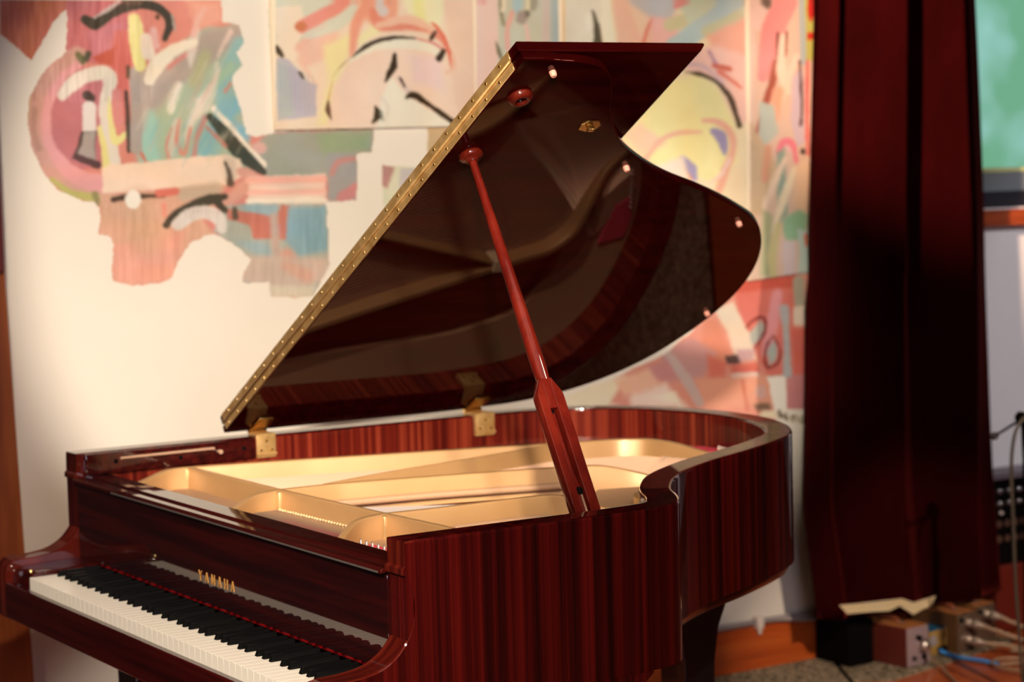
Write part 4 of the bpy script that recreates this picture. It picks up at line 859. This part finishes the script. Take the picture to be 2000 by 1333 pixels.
canvas('painting', 1464, 1596, 549, 'tall narrow canvas of pink and green strokes beside the dark curtain', 529)

# baseboard, cable conduit
xb0, _ = onY(1388, 1300); 
m = MB(); m.prism([(WY-.024, 0), (WY-.024, .100), (WY-.019, .106), (WY-.019, .128), (WY-.012, .136), (WY-.0005, .136), (WY-.0005, 0)], 'x', RX0, RX1, bevel=.001); bb = m.build('baseboard_back', M_pine, None, 30); struct(bb)
m = MB(); m.tube([(-1.0, WY-.022, .152), (2.40, WY-.022, .152), (2.55, WY-.022, .150), (2.66, WY-.030, .138), (2.74, WY-.030, .134), (2.90, WY-.04, .14)], .0085, 10)
con = m.build('cable_conduit', M_grey, None, 60); tag(con, 'grey cable conduit running along the top of the pine baseboard', 'conduit')
m = MB(); m.box((2.475, WY-.034, .128), (2.500, WY-.0008, .166), .004); m.box((2.482, WY-.030, .112), (2.494, WY-.02, .13), .003)
tag(m.build('conduit_clip', M_white, None, 40), 'small white clip holding the grey conduit to the wall', 'clip')
# leaning wooden post and red hanging at the far left
m = MB(); m.prism([(-.06, 0), (.150, 0), (.0965, 1.95), (-.06, 1.95)], 'y', .66, .72, bevel=.004); tag(m.build('wooden_post', M_post, None, 40), 'tapering brown wooden post standing at the far left by the wall', 'post')
x_, z_ = onY(6, 531, .64); m = MB(); m.box((x_-.30, .625, z_), (x_, .655, 2.4), .004)
pn = m.build('hanging_panel', mat('dark_red_cloth', (.09, .004, .005, 1), .7), None, 40); tag(pn, 'dark red hanging panel cut off by the top left edge', 'panel')

# ---------------------------------------------------------------- curtain
_e = sorted([onY(a, b, .59)[::-1] for a, b in ((1590, 0), (1579, 380), (1579, 535), (1572, 560), (1572, 1000), (1600, 1185))]); CZL, CXL = [a for a, b in _e], [b for a, b in _e]
_e = sorted([onY(a, b, .672)[::-1] for a, b in ((1908, 0), (1925, 400), (1934, 700), (1940, 1000), (1946, 1160))]); CZR, CXR = [a for a, b in _e], [b for a, b in _e]
def curtain():
    nu, nv = 220, 60; z1 = 2.75; b = bmesh.new(); grid = []
    FU = [0, .03, .11, .155, .19, .42, .54, .765, .82, .838, .86, 1.0]
    FD = [0, -.014, .016, -.030, -.016, .052, -.045, .038, -.026, -.002, -.018, -.090]
    def folds(u): return float(np.interp(u, FU, FD))
    _f = np.array([folds(i/400.) for i in range(401)]); _k = np.hanning(9); _f = np.convolve(np.pad(_f, 4, 'edge'), _k/_k.sum(), 'valid')
    FO = lambda u: float(np.interp(u, np.linspace(0, 1, 401), _f))
    for j in range(nv+1):
        v = j/nv; row = []
        for i in range(nu+1):
            u = i/nu
            zb = np.interp(u, [0, .08, .5, 1.0], [.176, .160, .156, .150])
            z = z1 + (zb-z1)*v
            zz = np.interp(z, [.15, .5, 1.25, 2.05, 2.75], [0, 1, 2, 3, 4])
            xl = np.interp(z, CZL, CXL); xr = np.interp(z, CZR, CXR)
            uu = u
            if 1.2 < z < 1.26: pass
            amp = np.interp(z, [.15, 1.2, 2.2], [.75, 1.0, 1.1]); w_ = .010*math.sin(v*7+u*9)*(v)
            y = .585 - FO(u)*amp + w_
            row.append(b.verts.new((xl+(xr-xl)*uu + .008*math.sin(v*5+u*14)*v, y, z)))
        grid.append(row)
    for a, c in zip(grid, grid[1:]):
        for k in range(nu): b.faces.new((a[k], c[k], c[k+1], a[k+1]))
    m_ = MB(); m_._merge(b); return m_
cu = curtain().build('curtain', M_velvet, None, 80); tag(cu, 'maroon velvet curtain hanging in deep folds at the right, hem just above the gear', 'curtain')
sd_ = cu.modifiers.new('thickness', 'SOLIDIFY'); sd_.thickness = .004
m = MB(); m.tube([(2.4, .59, 2.77), (3.6, .59, 2.77)], .014, 12); m.box((2.45, .59, 2.76), (2.47, WY-.001, 2.78)); m.box((3.53, .59, 2.76), (3.55, WY-.001, 2.78))
tag(m.build('curtain_rod', M_blackmatte, None, 40), 'black rod that carries the maroon velvet curtain', 'curtain rod')

# ---------------------------------------------------------------- carpets
m = MB(); m.prism([(2.70, .395), (3.06, .478), (3.34, .548), (3.37, .556), (3.37, .756), (2.775, .756), (2.60, .46)], 'z', 0, .007, bevel=.002); tag(m.build('carpet_strip', M_carpet, None, 30), 'speckled grey carpet strip under the row of small amplifier boxes', 'carpet')
m = MB(); m.prism([(1.2, -.2), (2.30, -.2), (2.585, .46), (2.755, .756), (1.2, .756)], 'z', 0, .007, bevel=.002); cp = m.build('carpet', M_carpet, None, 30); tag(cp, 'speckled grey-brown carpet on the floor beside the piano leg', 'carpet')
MB().prism([(2.300, -.2), (2.585, .46), (2.755, .756), (2.772, .756), (2.599, .459), (2.318, -.2)], 'z', 0, .005).build('seam_strip', M_blackmatte, cp)  # black strip laid in the gap between the two carpets

# ---------------------------------------------------------------- small gear on the floor
M_unit = mat('brick_brown_enamel', srgb(104, 40, 30), .45); M_unittop = mat('tan_top', srgb(176, 112, 66), .4); M_face = mat('lilac_grey_faceplate', srgb(168, 146, 150), .4, metal=.3)
M_unit2 = mat('olive_brown_enamel', srgb(96, 64, 36), .45); M_face2 = mat('grey_brown_faceplate', srgb(104, 84, 70), .4, metal=.3); M_teal = mat('blue_enamel', srgb(14, 92, 130), .35); M_yel = mat('mustard_faceplate', srgb(160, 124, 60), .45)
def jackplug(m, p, d, ln=.05, r=.0105):
    p = Vector(p); d = Vector(d).normalized(); m.lathe([(r*.7, 0), (r, .004), (r, .016), (r*.85, .018), (r*.85, .024), (r, .026), (r, ln*.6), (r*.7, ln*.75), (r*.5, ln), (0, ln)], p, d, 14); return p+d*ln
def unit(name, xf, yf, wd, dp, h, mside, mtop, mface, label, cat, group=None, handle=True, th=0):
    """small box whose front plate looks toward the camera (-Y)"""
    root = empty(name, (xf+wd/2, yf+dp/2, .007), label, cat, group); kids = []
    R_ = Matrix.Translation((xf, yf, 0)) @ Matrix.Rotation(math.radians(th), 4, 'Z')
    kids.append(MB().box((0, .002, .007), (wd, dp, h), .003, M=R_).build('case', mside, None, 40))
    kids.append(MB().box((.001, .002, h-.0002), (wd-.001, dp-.001, h+.003), .001, M=R_).build('top_panel', mtop, None, 40))
    kids.append(MB().box((.001, -.002, .009), (wd-.001, .0025, h-.001), .001, M=R_).build('faceplate', mface, None, 40))
    if handle:
        m = MB(); a = R_ @ Vector((wd*.5, dp*.25, h+.003)); bq = R_ @ Vector((wd*.5, dp*.80, h+.003)); mid = (a+bq)/2+Vector((0, 0, .012))
        m.tube([a, a+(mid-a)*.3+Vector((0, 0, .007)), mid, bq+(mid-bq)*.3+Vector((0, 0, .007)), bq], .0055, 8); kids.append(m.build('handle', mat('leather_strap', srgb(150, 80, 50), .5), None, 60))
        for q in (a, bq): kids.append(MB().box(q-Vector((.011, .009, .001)), q+Vector((.011, .009, .004)), .001).build('handle_mount', M_chrome, None, 40))
    under(root, kids); return root, R_
def add(root, mb, name, m_, sm=40, label=None):
    o = mb.build(name, m_, None, sm); under(root, [o])
    if label: o['label'] = label
    return o
u1, R1 = unit('preamp', 2.827, .470, .098, .280, .130, M_unit, M_unittop, M_face, 'brick-brown preamp box with grey faceplate, nearest to the camera, black knob on front', 'preamp', 'small amplifier boxes in a row', th=6)
add(u1, MB().tube([R1 @ Vector((.040, -.002, .100)), R1 @ Vector((.052, -.016, .095))], .007, 10, True, False), 'knob', M_blackmatte)
m = MB(); e_ = R1 @ Vector((.068, -.004, .072)); m.lathe([(.020, 0), (.021, .006), (.0195, .014), (.015, .022), (.008, .026), (0, .027)], e_, (-.1, -1, -.15), 18); m.tube([e_+Vector((.004, -.016, -.012)), e_+Vector((.008, -.02, -.045))], .007, 10, True, False); add(u1, m, 'right_angle_plug', M_chrome)
for q in (.030, .072): add(u1, MB().lathe([(.0075, 0), (.0075, .005), (.004, .005), (.004, .001), (0, .001)], R1 @ Vector((q, -.002, .034)), (0, -1, 0), 14), 'socket', M_blackmatte)
add(u1, MB().lathe([(.003, 0), (.002, .003), (0, .003)], R1 @ Vector((.012, -.002, .10)), (0, -1, 0), 10), 'indicator', M_brass)
u2, R2_ = unit('effects_box', 2.985, .545, .090, .17, .086, M_teal, M_teal, M_yel, 'small blue box with a mustard faceplate between the brown boxes', 'effects box', 'small amplifier boxes in a row', handle=False, th=8)
add(u2, MB().lathe([(.018, 0), (.018, .002), (.015, .003), (0, .003)], R2_ @ Vector((.020, -.002, .055)), (0, -1, 0), 20), 'dial', M_grey)
for q in (.050, .074): add(u2, MB().lathe([(.009, 0), (.008, .009), (0, .010)], R2_ @ Vector((q, -.002, .024)), (0, -1, 0), 14), 'knob', M_blackmatte)
for k_ in range(3): add(u2, MB().box(R2_ @ Vector((.046, -.0025, .056+.008*k_)), R2_ @ Vector((.078, -.0015, .058+.008*k_))), 'marking', mat('ink', (.05, .04, .03, 1), .6))
u3, R3_ = unit('preamp', 3.085, .520, .092, .185, .132, M_unit2, M_unittop, M_face2, 'olive-brown preamp box with two plugged cables, directly right of the blue box', 'preamp', 'small amplifier boxes in a row', th=8)
u4, R4_ = unit('preamp', 3.205, .560, .092, .165, .134, M_unit2, M_unittop, M_face2, 'olive-brown preamp box at the right end of the row', 'preamp', 'small amplifier boxes in a row', th=8)
M_cable = mat('tan_cable', srgb(150, 120, 92), .5); M_blue = mat('blue_cable', srgb(60, 140, 215), .45); M_dkcable = mat('dark_cable', (.06, .045, .03, 1), .45)
def cable(name, pts, r, m_, label, plug=None):
    mb = MB(); mb.tube(pts, r, 10); o = mb.build(name, m_, None, 60); tag(o, label, 'cable'); 
    if plug:
        mb = MB(); jackplug(mb, *plug); p_ = mb.build('plug', M_brassdull, o, 50)
    return o
M_plug = mat('nickel_plug', (.50, .40, .32, 1), .35, metal=.6)
pl = [(R3_ @ Vector((.035, -.004, .104))), (R3_ @ Vector((.035, -.004, .050))), (R4_ @ Vector((.030, -.004, .110)))]
lab = ['tan cable plugged into the upper socket of the olive-brown box beside the blue one', 'tan cable plugged into the lower socket of the olive-brown box beside the blue one', 'tan cable plugged into the olive-brown box at the right end']
ends = [[(.10, -.13, -.045), (.20, -.22, -.085), (.33, -.26, -.104)], [(.09, -.10, -.018), (.17, -.19, -.04), (.30, -.30, -.044)], [(.08, -.10, -.04), (.18, -.17, -.09), (.34, -.2, -.112)]]
for p_, l_, e_ in zip(pl, lab, ends):
    d = Vector((.45, -1, -.15)).normalized(); q = p_+d*.055
    m = MB(); m.tube([q] + [p_+Vector(v) for v in e_], .0068, 10); o = m.build('cable', M_cable, None, 60); tag(o, l_, 'cable')
    m = MB(); jackplug(m, p_, d, .066, .0145); m.build('plug', M_plug, o, 50)
    add(u3 if p_ in pl[:2] else u4, MB().lathe([(.016, 0), (.016, .003), (.010, .004), (0, .004)], p_+Vector((0, .003, 0)), (0, -1, 0), 18), 'socket', M_chrome)
add(u3, MB().lathe([(.008, 0), (.007, .008), (0, .008)], R3_ @ Vector((.016, -.002, .112)), (0, -1, 0), 12), 'knob', M_blackmatte)
add(u4, MB().lathe([(.008, 0), (.007, .008), (0, .008)], R4_ @ Vector((.014, -.002, .116)), (0, -1, 0), 12), 'knob', M_blackmatte)
o = MB().tube([(2.905, .445, .030), (2.90, .40, .018), (2.87, .34, .008), (2.80, .22, .008), (2.74, .15, .008)], .0045, 8).build('cable', M_cable, None, 60); tag(o, 'thin tan cable dropping from the plug of the nearest brown box', 'cable')
o = MB().tube([(3.02, .530, .025), (3.04, .48, .012), (3.06, .40, .012), (3.08, .34, .008)], .0062, 8).build('cable', M_blue, None, 60); tag(o, 'bright blue cable leaving the small blue box', 'cable')
ring_c = Vector((3.13, .26, .006)); o = MB().tube([ring_c+Vector((.10*math.cos(a), .12*math.sin(a), .002*k_)) for k_, a in enumerate(np.linspace(.6, 2*PI+1.2, 14))], .0055, 8).build('cable', M_cable, None, 60); tag(o, 'tan cable coiled in a loop on the orange floorboards', 'cable')
o = MB().tube([(3.085, .335, .007), (3.16, .27, .018), (3.24, .24, .018), (3.36, .30, .007), (3.5, .35, .007)], .0055, 8).build('cable', M_cable, None, 60); tag(o, 'tan cable crossing the coiled loop on the floorboards', 'cable')
o = MB().tube([(2.70, .10, .007), (2.76, .12, .02), (2.80, .14, .02), (2.84, .13, .007), (2.80, .10, .007), (2.72, .08, .007)], .006, 8).build('cable', mat('violet_cable', srgb(50, 40, 120), .5), None, 60); tag(o, 'dark blue cable bundle on the floor at the bottom edge', 'cable')
# crumpled paper and a black box filling the dark void
m = MB(); m.box((2.70, .590, .007), (2.80, .745, .150), .004); bc = m.build('dark_void_box', M_blackmatte, None, 40); tag(bc, 'black box filling the dark void left of the brick-brown box', 'case')  # added solid that stands in for the black void here
b = bmesh.new(); top = []; bot = []
for k_, (p0, p1) in enumerate((((1655, 1200), (1640, 1183)), ((1700, 1196), (1690, 1178)), ((1737, 1194), (1735, 1173)), ((1757, 1184), (1762, 1170)), ((1784, 1201), (1785, 1178)), ((1820, 1182), (1829, 1164)))):
    yk = .500 + .012*(k_ % 2); a_, z_ = onY(*p0, yk); c_, q_ = onY(*p1, yk+.01); bot.append(b.verts.new((a_, yk, max(z_, .136)))); top.append(b.verts.new((c_, yk+.012, q_)))
for k_ in range(5): b.faces.new((bot[k_], bot[k_+1], top[k_+1], top[k_]))
bmesh.ops.solidify(b, geom=b.faces[:], thickness=.0012); m = MB(); m._merge(b); pa = m.build('paper_sheet', mat('cream_paper', srgb(250, 232, 190), .8)); tag(pa, 'creased cream paper sheet lying across the boxes under the curtain hem', 'paper')

# mixer rack on a stand at the right edge
mx = empty('mixing_console', (3.60, .72, .228), 'black mixing console with rows of silver knobs behind the mic stand', 'mixer')
kids = []
MR = Matrix.Translation((3.385, .672, 0))
kids.append(MB().box((0, 0, .228), (.60, .10, .508), .004, M=MR).build('case', M_blackmatte, None, 40))
kids.append(MB().box((-.004, -.006, .508), (.604, .105, .528), .003, M=MR).build('lid_rail', mat('grey_rail', srgb(120, 108, 112), .5), None, 40))
for r_, z_ in enumerate((.468, .428)):
    for k_ in range(12):
        kids.append(MB().lathe([(.0095, 0), (.0085, .014), (.004, .016), (.0025, .026), (0, .027)], MR @ Vector((.030+.043*k_, 0, z_-.003*k_*0)), (0, -1, .25), 14).build('knob', M_chrome, None, 40))
for r_, z_ in enumerate((.362, .312)):
    for k_ in range(12):
        kids.append(MB().lathe([(.012, 0), (.012, .003), (.008, .004), (.007, .001), (0, .001)], MR @ Vector((.034+.036*k_, 0, z_)), (0, -1, 0), 18).build('jack_socket', mat('socket_ring', srgb(120, 90, 76), .4, metal=.6), None, 40))
kids.append(MB().lathe([(.007, 0), (.005, .006), (0, .006)], MR @ Vector((.043, 0, .398)), (0, -1, 0), 12).build('indicator_lamp', M_white, None, 40))
under(mx, kids)
m = MB(); m.box((3.39, .655, .008), (4.05, .765, .225), .004); tag(m.build('wooden_crate', mat('red_brown_wood', srgb(96, 26, 14), .5), None, 40), 'dark red-brown wooden crate carrying the mixing console', 'crate')

# microphone stand at the right edge
ms = empty('microphone_stand', (2.862, 0.0, 0), 'black microphone stand with a boom cut off by the right edge', 'microphone stand')
kids = [MB().tube([(2.862, 0, .012), (2.862, 0, .70)], .0115, 14, True, False).build('pole', M_blackmatte, None, 60)]
kids.append(MB().tube([(2.858, 0, .70), (2.853, 0, .79), (2.85, 0, .82)], .009, 12).build('upper_tube', M_blackmatte, None, 60))
kids.append(MB().lathe([(.014, -.02), (.018, -.015), (.018, .015), (.014, .02)], (2.85, .0, .815), (0, 1, 0), 20).build('clutch', M_blackmatte, None, 40))
kids.append(MB().tube([(2.845, 0, .812), (2.80, 0, .796), (2.745, 0, .776)], .0042, 10).build('boom', M_black, None, 60))
kids.append(MB().lathe([(.004, -.011), (.009, -.009), (.0115, 0), (.009, .009), (0, .0115)], (2.737, 0, .7735), (-.9, 0, -.35), 16).build('counterweight', M_black, None, 60))
kids.append(MB().lathe([(.12, 0), (.12, .008), (.11, .013), (.02, .018), (.02, .03), (0, .03)], (2.862, 0, 0), n=40).build('base', M_blackmatte, None, 40))
under(ms, kids)
o = MB().tube([(2.862, -.02, .825), (2.835, -.02, .82), (2.802, -.015, .775), (2.790, -.012, .68), (2.793, -.015, .52), (2.800, -.015, .35), (2.812, -.015, .20), (2.825, -.015, .06), (2.835, -.02, .006)], .0052, 10).build('cable', M_dkcable, None, 60); tag(o, 'dark cable draped over the microphone stand and hanging to the floor', 'cable')
